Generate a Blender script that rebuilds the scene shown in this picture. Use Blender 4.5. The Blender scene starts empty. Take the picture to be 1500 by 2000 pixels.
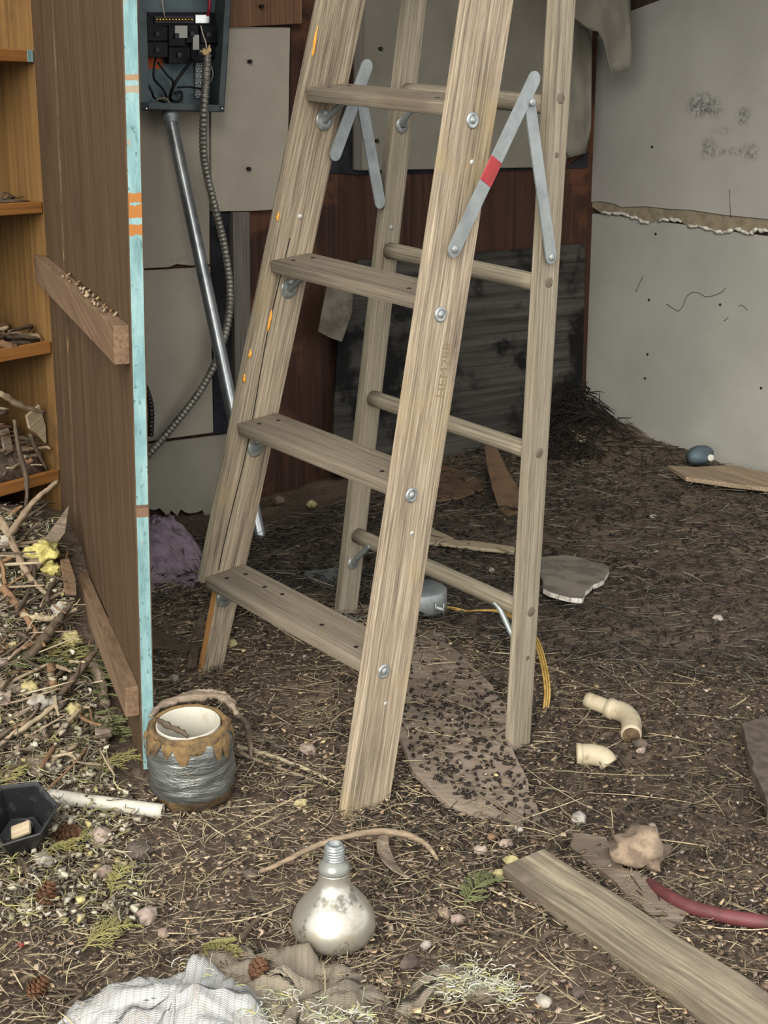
import bpy, bmesh, math, random
import numpy as np
from mathutils import Vector, Matrix, noise as mnoise

random.seed(7); rng = np.random.default_rng(11)
S = bpy.context.scene
COL = S.collection

# ------------------------------------------------------------------ camera
CAMZ, PITCH, F = 1.2029, 0.27, 2773.0
cam_d = bpy.data.cameras.new('camera'); cam = bpy.data.objects.new('camera', cam_d); COL.objects.link(cam)
cam.location = (0, 0, CAMZ); cam.rotation_euler = (math.pi/2 - PITCH, 0, 0)
cam_d.sensor_fit = 'HORIZONTAL'; cam_d.sensor_width = 36.0; cam_d.lens = F/1500*36.0
cam_d.clip_start = .05; cam_d.clip_end = 200
S.camera = cam
# ------------------------------------------------------------------ overcast sky, sun behind cloud, exposure
world = bpy.data.worlds.new('sky'); S.world = world; world.use_nodes = True
wn = world.node_tree.nodes; wl = world.node_tree.links
bg = wn['Background']; bg.inputs['Color'].default_value = (.97, .985, 1.0, 1); bg.inputs['Strength'].default_value = 1.0
sd = bpy.data.lights.new('sun', 'SUN'); sun = bpy.data.objects.new('sun', sd); COL.objects.link(sun)
sd.energy = 3.0; sd.angle = math.radians(50); sd.color = (1, .95, .86)
sun.rotation_euler = (math.radians(63), 0, math.radians(-16))
S.view_settings.view_transform = 'Standard'; S.view_settings.look = 'None'
S.view_settings.gamma = 1.0; S.view_settings.use_curve_mapping = False
S.view_settings.exposure = 0.95

# ------------------------------------------------------------------ rays and ground
cp, sp = math.cos(PITCH), math.sin(PITCH)
def ray(px, py):
    X = (px-750)/F; Y = (1000-py)/F
    return np.array([X, cp + Y*sp, -sp + Y*cp])
O = np.array([0, 0, CAMZ])
def at_y(px, py, Y):
    r = ray(px, py); return O + r*(Y/r[1])
def hit(px, py, P0, n):
    r = ray(px, py); P0 = np.array(P0, float); n = np.array(n, float)
    return O + r*(np.dot(P0-O, n)/np.dot(r, n))
GP = np.array([(-.08,2.28,.025),(.236,2.567,.022),(-.40,2.67,.115),(-.07,2.93,.15),(-.424,2.29,.08),(-.3,2.1,.03),
 (-.775,3.0,.31),(-.71,2.7,.21),(-.66,2.45,.12),(-.59,2.15,.06),(-.53,1.9,.02),(-.88,3.35,.30),(-1.3,3.0,.36),(-1.3,2.2,.2),
 (-.07,1.87,0),(.5,1.9,0),(0,1.5,0),(.8,2.5,.0),(.6,3.2,.02),(1.2,4.8,.03),(.8,5.4,.07),(.2,4.9,.03),(-.2,4.2,.03),
 (-.6,4.35,-.04),(-.3,3.5,.08),(1.6,3,0),(1.6,1.5,0),(-1.3,1.2,0),(0,0,-.02),(1.8,0,-.02),(-1.8,0,-.02),(-1.6,4.5,.1),(0,-3,-.05),(3,-3,-.05),(-3,-3,-.05),
 (2.6,5,.03),(0,7,.03)])
EPS = .18
def _phi(d2): return np.sqrt(d2 + EPS**2)
_A = _phi(((GP[:, None, :2]-GP[None, :, :2])**2).sum(-1))
_W = np.linalg.solve(_A + 1e-6*np.eye(len(GP)), GP[:, 2]-.05)
def gz(x, y):
    x = np.asarray(x, float); y = np.asarray(y, float); sh = x.shape
    q = np.stack([x.ravel(), y.ravel()], 1); out = np.empty(len(q))
    for i in range(0, len(q), 20000):
        out[i:i+20000] = _phi(((q[i:i+20000, None]-GP[None, :, :2])**2).sum(-1)) @ _W
    return (out+.05).reshape(sh)
def g1(x, y): return float(gz(np.array([x]), np.array([y]))[0])
_gc = {}
def grd(px, py, up=0.0):
    r = ray(px, py); t0, t1 = .5, 7.5
    ts = np.linspace(t0, t1, 300); P = O[None] + r[None]*ts[:, None]
    h = P[:, 2] - gz(P[:, 0], P[:, 1]) - up
    i = np.argmax(h < 0)
    if h[i] >= 0: i = len(ts)-1
    t = ts[i-1] + (ts[i]-ts[i-1])*h[i-1]/(h[i-1]-h[i]+1e-9)
    return O + r*t
def pxm(P):      # metres per photo pixel at a point
    return (P[1]*cp - (P[2]-CAMZ)*sp)/F

# ------------------------------------------------------------------ mesh building
OFF = {}
def nrm(v):
    v = np.asarray(v, float); return v/ (np.linalg.norm(v)+1e-12)
def frame_from(L, up=(0, 0, 1)):
    L = nrm(L); W = np.cross(up, L)
    if np.linalg.norm(W) < 1e-4: W = np.cross((0, 1, 0), L)
    W = nrm(W); return np.array([L, W, np.cross(L, W)])
def mk(name, V, Fc, mat, parent=None, origin=None, frame=None, smooth=False, cols=None, local=False, fmats=None, goff=None):
    V = np.asarray(V, float).reshape(-1, 3)
    me = bpy.data.meshes.new(name)
    off = OFF.get(parent, np.zeros(3)) if parent is not None else np.zeros(3)
    loc = np.zeros(3)
    if origin is not None: loc = np.asarray(origin, float)
    elif parent is None:
        loc = np.array([(V[:, 0].min()+V[:, 0].max())/2, (V[:, 1].min()+V[:, 1].max())/2, V[:, 2].min()])
    if local: off = np.zeros(3); loc = np.zeros(3)
    me.from_pydata((V - off - loc if parent is None else V - off).tolist(), [], Fc)
    o = bpy.data.objects.new(name, me); COL.objects.link(o)
    if parent is not None:
        o.parent = parent; OFF[o] = off
    else:
        o.location = loc; OFF[o] = loc
    fr = np.eye(3) if frame is None else np.asarray(frame)
    G = V @ fr.T
    if goff is None: G = G + rng.uniform(-9, 9, 3)
    else: G = G + np.asarray(goff)
    a = me.attributes.new('gc', 'FLOAT_VECTOR', 'POINT'); a.data.foreach_set('vector', G.astype(np.float32).ravel())
    if cols is not None:
        c = me.attributes.new('col', 'FLOAT_COLOR', 'POINT')
        cc = np.ones((len(V), 4), np.float32); cc[:, :3] = cols; c.data.foreach_set('color', cc.ravel())
    mats = mat if isinstance(mat, (list, tuple)) else [mat]
    for m in mats: me.materials.append(m)
    if fmats is not None: me.polygons.foreach_set('material_index', np.asarray(fmats, np.int32))
    if smooth: me.polygons.foreach_set('use_smooth', np.ones(len(me.polygons), bool))
    me.update()
    return o
def tag(o, label, cat, group=None, kind=None):
    o['label'] = label; o['category'] = cat
    if group: o['group'] = group
    if kind: o['kind'] = kind
    return o
def thing(name, loc, label, cat, group=None):
    o = bpy.data.objects.new(name, None); COL.objects.link(o); o.empty_display_size = .05
    o.location = loc; OFF[o] = np.asarray(loc, float); return tag(o, label, cat, group)
def struct(o): o['kind'] = 'structure'; return o

def box_pts(c, fr, L, W, T):
    c = np.asarray(c, float)
    return [c + fr[0]*sx*L/2 + fr[1]*sy*W/2 + fr[2]*sz*T/2 for sx in (-1, 1) for sy in (-1, 1) for sz in (-1, 1)]
BOXF = [(0,1,3,2),(4,6,7,5),(0,4,5,1),(2,3,7,6),(0,2,6,4),(1,5,7,3)]
def bevel_mesh(V, Fc, w, seg=2, cuts=0, wob=0, wfreq=8, seed=0, fmats=None):
    bm = bmesh.new(); vs = [bm.verts.new(v) for v in V]
    for i, f in enumerate(Fc):
        fc = bm.faces.new([vs[j] for j in f])
        if fmats is not None: fc.material_index = fmats[i]
    bmesh.ops.recalc_face_normals(bm, faces=bm.faces)
    if w > 0: bmesh.ops.bevel(bm, geom=list(bm.edges), offset=w, segments=seg, affect='EDGES', profile=.6, clamp_overlap=True)
    if cuts:
        ls = sorted(bm.edges, key=lambda e: -e.calc_length()); L0 = ls[0].calc_length()
        es = [e for e in bm.edges if e.calc_length() > .6*L0]
        bmesh.ops.subdivide_edges(bm, edges=es, cuts=cuts, use_grid_fill=True)
    if wob:
        for v in bm.verts:
            v.co += Vector([mnoise.noise(Vector((v.co.x*wfreq+seed, v.co.y*wfreq+k*7.3, v.co.z*wfreq))) for k in range(3)])*wob
    bm.verts.index_update()
    V2 = [tuple(v.co) for v in bm.verts]; F2 = [tuple(x.index for x in f.verts) for f in bm.faces]; M2 = [f.material_index for f in bm.faces]
    bm.free(); return V2, F2, M2
def bevbox(name, c, fr, L, W, T, mat, parent=None, bev=.002, cuts=0, wob=0, local=False, smooth=False, origin=None):
    V, Fc, _ = bevel_mesh(box_pts(c, fr, L, W, T), BOXF, bev, 2, cuts, wob, seed=random.random()*50)
    return mk(name, V, Fc, mat, parent, frame=fr, local=local, smooth=smooth, origin=origin)
def hexa(name, q0, q1, mat, parent=None, bev=.002, fr=None, local=False, cuts=0, wob=0, fmats=None, origin=None):
    # solid between quad q0 and quad q1
    V = list(map(np.asarray, q0)) + list(map(np.asarray, q1)); n = len(q0)
    Fc = [tuple(range(n))[::-1], tuple(range(n, 2*n))] + [(i, (i+1) % n, n+(i+1) % n, n+i) for i in range(n)]
    V, Fc, M = bevel_mesh(V, Fc, bev, 2, cuts, wob, seed=random.random()*50, fmats=fmats)
    if fr is None: fr = frame_from(np.asarray(q0[1])-np.asarray(q0[0]))
    return mk(name, V, Fc, mat, parent, frame=fr, local=local, fmats=M if fmats is not None else None, origin=origin)
def tube_geo(P, R, seg=8, caps=True, close=False):
    P = np.asarray(P, float); n = len(P)
    R = np.full(n, R) if np.isscalar(R) else np.asarray(R, float)
    T = np.gradient(P, axis=0); T /= (np.linalg.norm(T, axis=1, keepdims=True)+1e-12)
    N = np.cross(T[0], (0, 0, 1)); 
    if np.linalg.norm(N) < 1e-3: N = np.cross(T[0], (0, 1, 0))
    N = nrm(N); V = []
    for i in range(n):
        N = nrm(N - T[i]*np.dot(N, T[i])); B = np.cross(T[i], N)
        for k in range(seg):
            a = 2*math.pi*k/seg; V.append(P[i] + R[i]*(math.cos(a)*N + math.sin(a)*B))
    Fc = [(i*seg+k, i*seg+(k+1) % seg, (i+1)*seg+(k+1) % seg, (i+1)*seg+k) for i in range(n-1) for k in range(seg)]
    if caps: Fc += [tuple(range(seg))[::-1], tuple(range((n-1)*seg, n*seg))]
    return V, Fc
def smooth_path(P, n=24):
    P = np.asarray(P, float); m = len(P)
    if m == 2: return P[0] + (P[1]-P[0])*np.linspace(0, 1, n)[:, None]
    Q = np.vstack([2*P[0]-P[1], P, 2*P[-1]-P[-2]]); out = []
    for t in np.linspace(0, m-1-1e-6, n):
        i = int(t); u = t-i; a, b, c, d = Q[i:i+4]
        out.append(.5*((2*b)+(-a+c)*u+(2*a-5*b+4*c-d)*u*u+(-a+3*b-3*c+d)*u**3))
    return np.array(out)
def tube(name, P, R, mat, parent=None, seg=8, n=None, caps=True, smooth=True, rough=0, local=False):
    if n: 
        k = len(P); P2 = smooth_path(P, n)
        if not np.isscalar(R): R = np.interp(np.linspace(0, 1, n), np.linspace(0, 1, len(R)), R)
        P = P2
    if rough:
        R = (np.full(len(P), R) if np.isscalar(R) else np.asarray(R))*(1+rough*rng.uniform(-1, 1, len(P)))
        P = np.asarray(P) + rng.normal(0, 1, (len(P), 3))*np.mean(R)*rough*.5
    V, Fc = tube_geo(P, R, seg, caps)
    return mk(name, V, Fc, mat, parent, frame=frame_from(np.asarray(P[-1])-np.asarray(P[0])), smooth=smooth, local=local)
def lathe(name, prof, mat, parent=None, base=(0, 0, 0), axis=(0, 0, 1), seg=32, smooth=True, wob=0, closed=False, local=False, origin=None):
    fr = frame_from(axis); ax, e1, e2 = fr; V = []; base = np.asarray(base, float)
    for i, (r, z) in enumerate(prof):
        for k in range(seg):
            a = 2*math.pi*k/seg; rr = r
            if wob: rr = r*(1+wob*mnoise.noise(Vector((math.cos(a)*2.5, math.sin(a)*2.5, z*60))))
            V.append(base + ax*z + rr*(math.cos(a)*e1 + math.sin(a)*e2))
    n = len(prof)
    Fc = [(i*seg+k, i*seg+(k+1) % seg, (i+1)*seg+(k+1) % seg, (i+1)*seg+k) for i in range(n-1) for k in range(seg)]
    if closed: Fc += [((n-1)*seg+k, (n-1)*seg+(k+1) % seg, (k+1) % seg, k) for k in range(seg)]
    else: Fc += [tuple(range(seg))[::-1], tuple(range((n-1)*seg, n*seg))]
    return mk(name, V, Fc, mat, parent, frame=fr, smooth=smooth, local=local, origin=origin)
def resample(pts, n):
    P = np.asarray(pts, float); P = np.vstack([P, P[:1]]); d = np.r_[0, np.cumsum(np.linalg.norm(np.diff(P, axis=0), axis=1))]
    t = np.linspace(0, d[-1], n, endpoint=False)
    return np.stack([np.interp(t, d, P[:, i]) for i in range(P.shape[1])], 1)
def lump(name, outline, mat, parent=None, h=.03, p=2.0, amp=.01, freq=20, rings=10, n=48, pxs=True, up=0, base=-.006, jag=0, seed=None, smooth=True, cols=None, origin=None, flat=None):
    # a closed heap-like or cloth-like body over an outline on the ground
    Q = np.array([grd(*q) for q in outline]) if pxs else np.asarray(outline, float)
    Q = resample(Q, n); c = Q.mean(0); s = random.random()*40 if seed is None else seed
    if jag: Q = Q + rng.normal(0, jag, Q.shape)*[1, 1, 0]
    V = []; 
    for k in range(rings+1):
        t = 1-k/rings
        for q in (Q if k < rings else [c]):
            pnt = c + (q-c)*t
            z0 = (g1(pnt[0], pnt[1]) if flat is None else flat) + up
            w = Vector((pnt[0]*freq+s, pnt[1]*freq, s))
            nz = mnoise.noise(w) + .5*mnoise.noise(w*2.3)
            prof = (1-t**p) if p > 0 else 1
            V.append((pnt[0], pnt[1], z0 + base + (h*prof + amp*nz*min(1, (1-t)*4+.1) - base*min(1, (1-t)*6))))
    Fc = []
    for k in range(rings-1):
        for i in range(n): Fc.append((k*n+i, k*n+(i+1) % n, (k+1)*n+(i+1) % n, (k+1)*n+i))
    ci = rings*n
    for i in range(n): Fc.append(((rings-1)*n+i, (rings-1)*n+(i+1) % n, ci))
    b0 = len(V)
    for i in range(n): V.append((Q[i][0], Q[i][1], V[i][2]-.008))
    for i in range(n): Fc.append((b0+i, b0+(i+1) % n, (i+1) % n, i))
    Fc.append(tuple(range(b0, b0+n))[::-1])
    return mk(name, V, Fc, mat, parent, smooth=smooth, cols=cols, origin=origin)
def slab(name, pts, thick, nvec, mat, parent=None, bev=.0015, sides=None, fr=None, origin=None):
    P = [np.asarray(p, float) for p in pts]; nv = nrm(nvec)*thick
    n = len(P); V = P + [p - nv for p in P]
    Fc = [tuple(range(n)), tuple(range(n, 2*n))[::-1]] + [(i, n+i, n+(i+1) % n, (i+1) % n) for i in range(n)]
    fm = None
    bm = bmesh.new(); vs = [bm.verts.new(v) for v in V]
    for i, f in enumerate(Fc):
        fc = bm.faces.new([vs[j] for j in f]); fc.material_index = 1 if (sides is not None and i >= 2) else 0
    bmesh.ops.recalc_face_normals(bm, faces=bm.faces)
    if bev: bmesh.ops.bevel(bm, geom=[e for e in bm.edges], offset=bev, segments=1, affect='EDGES', clamp_overlap=True)
    bmesh.ops.triangulate(bm, faces=[f for f in bm.faces if len(f.verts) > 4])
    bm.verts.index_update()
    V2 = [tuple(v.co) for v in bm.verts]; F2 = [tuple(x.index for x in f.verts) for f in bm.faces]; M2 = [f.material_index for f in bm.faces]; bm.free()
    if fr is None: fr = frame_from(P[1]-P[0], nvec)
    return mk(name, V2, F2, [mat, sides] if sides is not None else mat, parent, frame=fr, fmats=M2 if sides is not None else None, origin=origin)
def rock(name, P, size, mat, squash=(1, 1, .7), seed=0, sub=3, amp=.35, sharp=1.6, parent=None, sink=.25):
    bm = bmesh.new(); bmesh.ops.create_icosphere(bm, subdivisions=sub, radius=1)
    for v in bm.verts:
        c = v.co.copy(); d = 1+amp*mnoise.noise(c*sharp+Vector((seed*3.1, seed, 0)))+amp*.35*mnoise.noise(c*sharp*3+Vector((seed, 0, seed*2)))
        v.co = Vector((c.x*squash[0], c.y*squash[1], c.z*squash[2]))*d*size
    a = seed*2.4; bmesh.ops.rotate(bm, verts=bm.verts, cent=(0, 0, 0), matrix=Matrix.Rotation(a, 3, 'Z'))
    zmin = min(v.co.z for v in bm.verts); dz = P[2]-zmin-sink*size*squash[2]
    bm.verts.index_update()
    V = [(v.co.x+P[0], v.co.y+P[1], v.co.z+dz) for v in bm.verts]; Fc = [tuple(x.index for x in f.verts) for f in bm.faces]; bm.free()
    return mk(name, V, Fc, mat, parent, smooth=sub > 2)

# ------------------------------------------------------------------ materials
def lin(h):
    if isinstance(h, tuple): return h
    c = [int(h[i:i+2], 16)/255 for i in (0, 2, 4)]
    return tuple(x/12.92 if x <= .04045 else ((x+.055)/1.055)**2.4 for x in c)
def c4(h): return (*lin(h), 1)
class Mat:
    def __init__(s, name, rough=.8, metal=0, spec=.3):
        s.m = bpy.data.materials.new(name); s.m.use_nodes = True; s.t = s.m.node_tree; s.b = s.t.nodes['Principled BSDF']
        s.b.inputs['Roughness'].default_value = rough; s.b.inputs['Metallic'].default_value = metal
        s.b.inputs['Specular IOR Level'].default_value = spec
    def n(s, typ, **k):
        x = s.t.nodes.new(typ)
        for a, v in k.items():
            if a in x.inputs.keys() if isinstance(a, str) else False: x.inputs[a].default_value = v
            else: setattr(x, a, v)
        return x
    def l(s, a, b): s.t.links.new(a, b)
    def coords(s, scale=(1, 1, 1)):
        a = s.n('ShaderNodeAttribute', attribute_name='gc'); mp = s.n('ShaderNodeMapping'); mp.inputs['Scale'].default_value = scale
        s.l(a.outputs['Vector'], mp.inputs['Vector']); return mp.outputs['Vector']
    def noise(s, scale, coord=None, detail=4, rough=.6, dist=0):
        x = s.n('ShaderNodeTexNoise'); x.inputs['Scale'].default_value = scale; x.inputs['Detail'].default_value = detail
        x.inputs['Roughness'].default_value = rough; x.inputs['Distortion'].default_value = dist
        s.l(coord if coord is not None else s.coords(), x.inputs['Vector']); return x.outputs['Fac']
    def ramp(s, fac, stops):
        x = s.n('ShaderNodeValToRGB'); e = x.color_ramp.elements
        while len(e) > 1: e.remove(e[-1])
        e[0].position = stops[0][0]; e[0].color = c4(stops[0][1])
        for p, c in stops[1:]:
            k = e.new(p); k.color = c4(c)
        s.l(fac, x.inputs['Fac']); return x.outputs['Color']
    def mask(s, fac, lo, hi):
        x = s.n('ShaderNodeMapRange'); x.inputs['From Min'].default_value = lo; x.inputs['From Max'].default_value = hi; x.interpolation_type = 'SMOOTHSTEP'
        s.l(fac, x.inputs['Value']); return x.outputs['Result']
    def mix(s, fac, a, b, mode='MIX'):
        x = s.n('ShaderNodeMix', data_type='RGBA', blend_type=mode)
        if isinstance(fac, (int, float)): x.inputs['Factor'].default_value = fac
        else: s.l(fac, x.inputs['Factor'])
        for v, i in ((a, 6), (b, 7)):
            if isinstance(v, (str, tuple)): x.inputs[i].default_value = c4(v)
            else: s.l(v, x.inputs[i])
        return x.outputs[2]
    def math(s, op, a, b=None):
        x = s.n('ShaderNodeMath', operation=op)
        for v, i in ((a, 0), (b, 1)):
            if v is None: continue
            if isinstance(v, (int, float)): x.inputs[i].default_value = v
            else: s.l(v, x.inputs[i])
        return x.outputs[0]
    def bump(s, h, strength=.3, dist=.002):
        x = s.n('ShaderNodeBump'); x.inputs['Strength'].default_value = strength; x.inputs['Distance'].default_value = dist
        s.l(h, x.inputs['Height']); s.l(x.outputs['Normal'], s.b.inputs['Normal'])
    def col(s, c):
        if isinstance(c, (str, tuple)): s.b.inputs['Base Color'].default_value = c4(c)
        else: s.l(c, s.b.inputs['Base Color'])
        return s
    def spot(s, centre, rad):     # soft ellipsoid mask in piece coordinates
        a = s.n('ShaderNodeAttribute', attribute_name='gc'); mp = s.n('ShaderNodeMapping', vector_type='POINT')
        mp.inputs['Scale'].default_value = tuple(1/r for r in rad); mp.inputs['Location'].default_value = tuple(-c/r for c, r in zip(centre, rad))
        s.l(a.outputs['Vector'], mp.inputs['Vector']); v = s.n('ShaderNodeVectorMath', operation='LENGTH'); s.l(mp.outputs['Vector'], v.inputs[0])
        return s.mask(v.outputs['Value'], 1.0, .25)
def wood(name, stops, g=1.0, rough=.75, stain=None, bump=.35, streak=None):
    m = Mat(name, rough, spec=.2)
    fine = m.noise(1, m.coords((4*g, 170*g, 170*g)), 5, .7, .3); broad = m.noise(1, m.coords((1.3, 26, 26)), 3, .55, .6)
    f = m.math('ADD', m.math('MULTIPLY', fine, .7), m.math('MULTIPLY', broad, .3))
    c = m.ramp(f, stops)
    if stain:
        s = m.mask(m.noise(4.5, None, 4, .6), stain[1], stain[1]+.12); c = m.mix(m.math('MULTIPLY', s, stain[2]), c, stain[0])
    if streak:
        s = m.mask(m.noise(1, m.coords((1.2, 45, 45)), 3, .6), streak[1], streak[1]+.05); c = m.mix(m.math('MULTIPLY', s, streak[2]), c, streak[0])
    m.col(c); m.bump(fine, bump, .0015); return m.m
def plain(name, c, var=None, scale=30, rough=.8, metal=0, bump=0, spec=.3, lo=.4, hi=.65, bd=.002):
    m = Mat(name, rough, metal, spec)
    if var:
        n = m.noise(scale, None, 5, .65); m.col(m.mix(m.mask(n, lo, hi), c, var))
        if bump: m.bump(n, bump, bd)
    else: m.col(c)
    return m.m
def vcol(name, rough=.85, spec=.2, bump=0):
    m = Mat(name, rough, 0, spec); a = m.n('ShaderNodeAttribute', attribute_name='col')
    n = m.noise(220, None, 3); m.col(m.mix(m.math('MULTIPLY', m.mask(n, .35, .7), .35), a.outputs['Color'], '2a231b')); 
    return m.m

M_rail = wood('weathered_rail_wood', [(.35, '453d34'), (.44, '6f6354'), (.52, '857865'), (.62, 'a29580')], g=1.6, stain=('8d7c55', .56, .45), streak=('5a4f43', .60, .6))
M_rear = wood('weathered_grey_wood', [(.33, '4c463c'), (.44, '6c6455'), (.54, '7b7262'), (.66, '8f8675')], g=1.6, streak=('4a4239', .60, .6))
M_step = wood('worn_step_wood', [(.33, '433c34'), (.44, '61584c'), (.54, '6e6456'), (.68, '7f7566')], g=1.4, stain=('564a3e', .56, .5))
M_raw = wood('split_orange_wood', [(.3, '7d4f2c'), (.5, 'b07a48'), (.75, 'cfa36c')])
M_door = wood('brown_door_wood', [(.3, '2a2017'), (.45, '453626'), (.58, '524130'), (.75, '68543f')], g=.7, streak=('8d7354', .70, .35), stain=('3f2f21', .56, .6))
M_batten = wood('brown_batten_wood', [(.3, '4a3a2c'), (.5, '685441'), (.72, '806b57')], g=.7)
M_shelf = wood('golden_shelf_wood', [(.3, '38291a'), (.45, '594224'), (.58, '684e2b'), (.75, '7a5f38')], g=.5, stain=('45331f', .56, .6))
M_shelfe = wood('orange_shelf_edge_wood', [(.3, '5f4124'), (.5, '85592d'), (.75, 'a0713e')], g=.7)
M_ply = wood('red_brown_plywood', [(.25, '1c130e'), (.45, '312019'), (.6, '3f2a20'), (.8, '523a2c')], g=.35, stain=('5f3d29', .54, .6))
M_dark = wood('dark_stained_sheet', [(.2, '0e0e0e'), (.42, '24231f'), (.55, '3e3c37'), (.75, '57534b')], g=.25, stain=('070708', .47, .95))
M_stud = wood('grey_stud_wood', [(.3, '45413b'), (.5, '5d5850'), (.75, '77716a')])
M_topb = wood('brown_header_wood', [(.3, '4c3526'), (.5, '6c4f3a'), (.75, '8a6b52')], g=.6)
M_timber = wood('silvery_timber', [(.3, '40382f'), (.42, '635a4c'), (.53, '766c5c'), (.66, '938871')], g=.9, stain=('52483f', .52, .7), bump=.8, streak=('9c9079', .62, .5))
M_flat = wood('flat_ground_board', [(.28, '453b33'), (.44, '6c6054'), (.56, '796c5f'), (.74, '93867a')], g=.9, stain=('564b41', .5, .7), bump=.8)
M_bark = wood('grey_bark', [(.25, '3a322a'), (.5, '6b5e50'), (.75, '9b8d7b')], g=.8, bump=.8)
M_stick = wood('dry_stick', [(.25, '4b3f33'), (.5, '7c6c59'), (.75, 'a8977e')], g=1.2)
M_stickd = wood('dark_stick', [(.25, '2a231d'), (.5, '4d4237'), (.75, '71634f')], g=1.2)
M_stickp = wood('pale_stick', [(.25, '6f6352'), (.5, '96886f'), (.75, 'b3a68d')], g=1.2)
M_stickr = wood('reddish_stick', [(.25, '4c3728'), (.5, '735942'), (.75, '977d60')], g=1.2)
M_roof = wood('dark_roof_boards', [(.3, '211a15'), (.6, '3b3029'), (.8, '4e4238')], g=.4)
def paint_mat(name='turquoise_paint', spots=()):
    m = Mat(name, .6, 0, .3)
    f = m.noise(1, m.coords((9, 60, 60)), 5, .7); base = m.ramp(f, [(.3, '587576'), (.5, '6f8f90'), (.7, '86a2a1')])
    chip = m.mask(m.noise(1, m.coords((60, 130, 130)), 4, .7), .60, .66); c = m.mix(m.math('MULTIPLY', chip, .75), base, '3d5250')
    o = m.mask(m.noise(1, m.coords((7, 14, 14)), 4, .7), .70, .72); c = m.mix(o, c, '8d7a62')
    for ce, ra, colr, st in spots:
        k = m.mask(m.math('ADD', m.spot(ce, ra), m.math('MULTIPLY', m.noise(1, m.coords((45, 70, 70)), 5, .8), 1.9)), 1.30, 1.38); c = m.mix(m.math('MULTIPLY', k, st), c, colr)
    m.col(c); m.bump(f, .25, .001); return m.m
M_paint = paint_mat()
def drywall(name, a, b, spots=(), stain=.5):
    m = Mat(name, .9, 0, .15); n1 = m.noise(2.2, None, 5, .6); c = m.mix(m.mask(n1, .35, .7), a, b)
    n2 = m.noise(9, None, 6, .7); c = m.mix(m.math('MULTIPLY', m.mask(n2, .6, .78), stain), c, '6b6456')
    for ce, ra, colr, st in spots:
        k = m.math('MULTIPLY', m.spot(ce, ra), m.mask(m.noise(60, None, 5, .8), .42, .6)); c = m.mix(m.math('MULTIPLY', k, st), c, colr)
    m.col(c); m.bump(m.noise(140, None, 2), .08, .001); return m.m
M_gyp = drywall('cream_grey_wallboard', '938b7d', 'a39b8c', stain=.7)
M_gyp2 = drywall('stained_lower_wallboard', '7d786b', '918c7e', stain=.8)
M_gypb = drywall('dusty_back_wallboard', '68645a', '79766b', stain=.7)
M_torn = plain('torn_brown_paper', '7d735f', '6a6050', 25, .95)
M_white = plain('broken_gypsum_white', 'b8b4ab', '8e897f', 80, .95, bump=.5)
M_black = plain('flat_black', '15161a', '26272b', 12, .9)  # flat black of the dark wall strips, no real felt
M_galv = plain('galvanised_steel', '868b8a', '727776', 25, .45, .45, lo=.35, hi=.7, spec=.5)
M_washer = plain('dull_steel_washer', '979b99', '7a7d7b', 90, .35, .5, spec=.5)
M_emt = plain('shiny_conduit_steel', 'a9acac', '8d9192', 14, .33, .8, spec=.5)
M_flex = plain('flexible_steel_conduit', '8f8c82', '6a675e', 80, .45, .6)
M_flexd = plain('dark_flexible_conduit', '34322f', '55534e', 80, .45, .8)
M_panel = plain('grey_enamel_box', '4a5254', '3d4446', 18, .5, .2)
M_panelb = plain('grey_box_inside', '5b686a', '4b5658', 18, .5, .2)
M_bk = plain('black_plastic', '08090c', '121418', 60, .6, spec=.25)
M_bk2 = plain('dusty_black_plastic', '17181a', '44423f', 40, .55, spec=.45, lo=.5, hi=.8)
M_brass = plain('brass_screw', 'd8b85c', 'a4812f', 60, .3, 1.0)
M_silver = plain('silver_screw', 'd5d5d0', None, rough=.3, metal=1.0)
M_orange = plain('orange_sticker', 'b5562c', '9c4723', 40, .7)
M_wireb = plain('black_wire', '0e0e10', None, rough=.5)
M_wirer = plain('red_wire', '8e1f33', None, rough=.45)
M_wirew = plain('white_wire', 'b9ad96', None, rough=.6)
M_tan = plain('tan_paper_wrap', 'b99a6c', 'd0b488', 60, .9)
M_pvc = plain('white_pvc', 'aaa699', '857d6c', 25, .45, lo=.5, hi=.8)
M_pvcd = plain('dirty_ivory_pvc', '9a8f78', '75664e', 30, .5, lo=.5, hi=.75)
M_foam = plain('yellow_brown_foam', '6d5838', '47392a', 30, .95, bump=1.0, bd=.006)
M_foamp = plain('pale_foam', 'd8bd96', 'b08a5c', 45, .95, bump=1.0, bd=.006)
def tape_mat():
    m = Mat('silver_duct_tape', .32, .75, .5); n = m.noise(1, m.coords((60, 10, 10)), 5, .7, 1.0)
    d = m.mask(m.noise(28, None, 5, .7), .56, .72); m.col(m.mix(m.math('MULTIPLY', d, .7), m.mix(m.mask(n, .35, .65), '6a6e6c', '9da19d'), '6d6146'))
    m.bump(n, .9, .006); return m.m
M_tape = tape_mat()
def bulb_mat():
    m = Mat('mirrored_dusty_glass', .3, .7, .5); n = m.noise(26, None, 6, .75); n2 = m.noise(9, None, 5, .7)
    c = m.mix(m.mask(n2, .42, .62), 'b2aea3', '968d78'); c = m.mix(m.math('MULTIPLY', m.mask(n, .52, .66), .8), c, '58544a')
    r = m.mask(m.noise(7, None, 4, .6), .66, .68); c = m.mix(r, c, 'a06a3c'); m.col(c)
    rr = m.n('ShaderNodeMapRange'); rr.inputs['To Min'].default_value = .28; rr.inputs['To Max'].default_value = .6
    m.l(m.mask(n2, .35, .7), rr.inputs['Value']); m.l(rr.outputs['Result'], m.b.inputs['Roughness']); return m.m
M_bulb = bulb_mat()
M_neck = plain('clear_grey_glass', '7d7e77', '66675f', 20, .25, .3)
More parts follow.
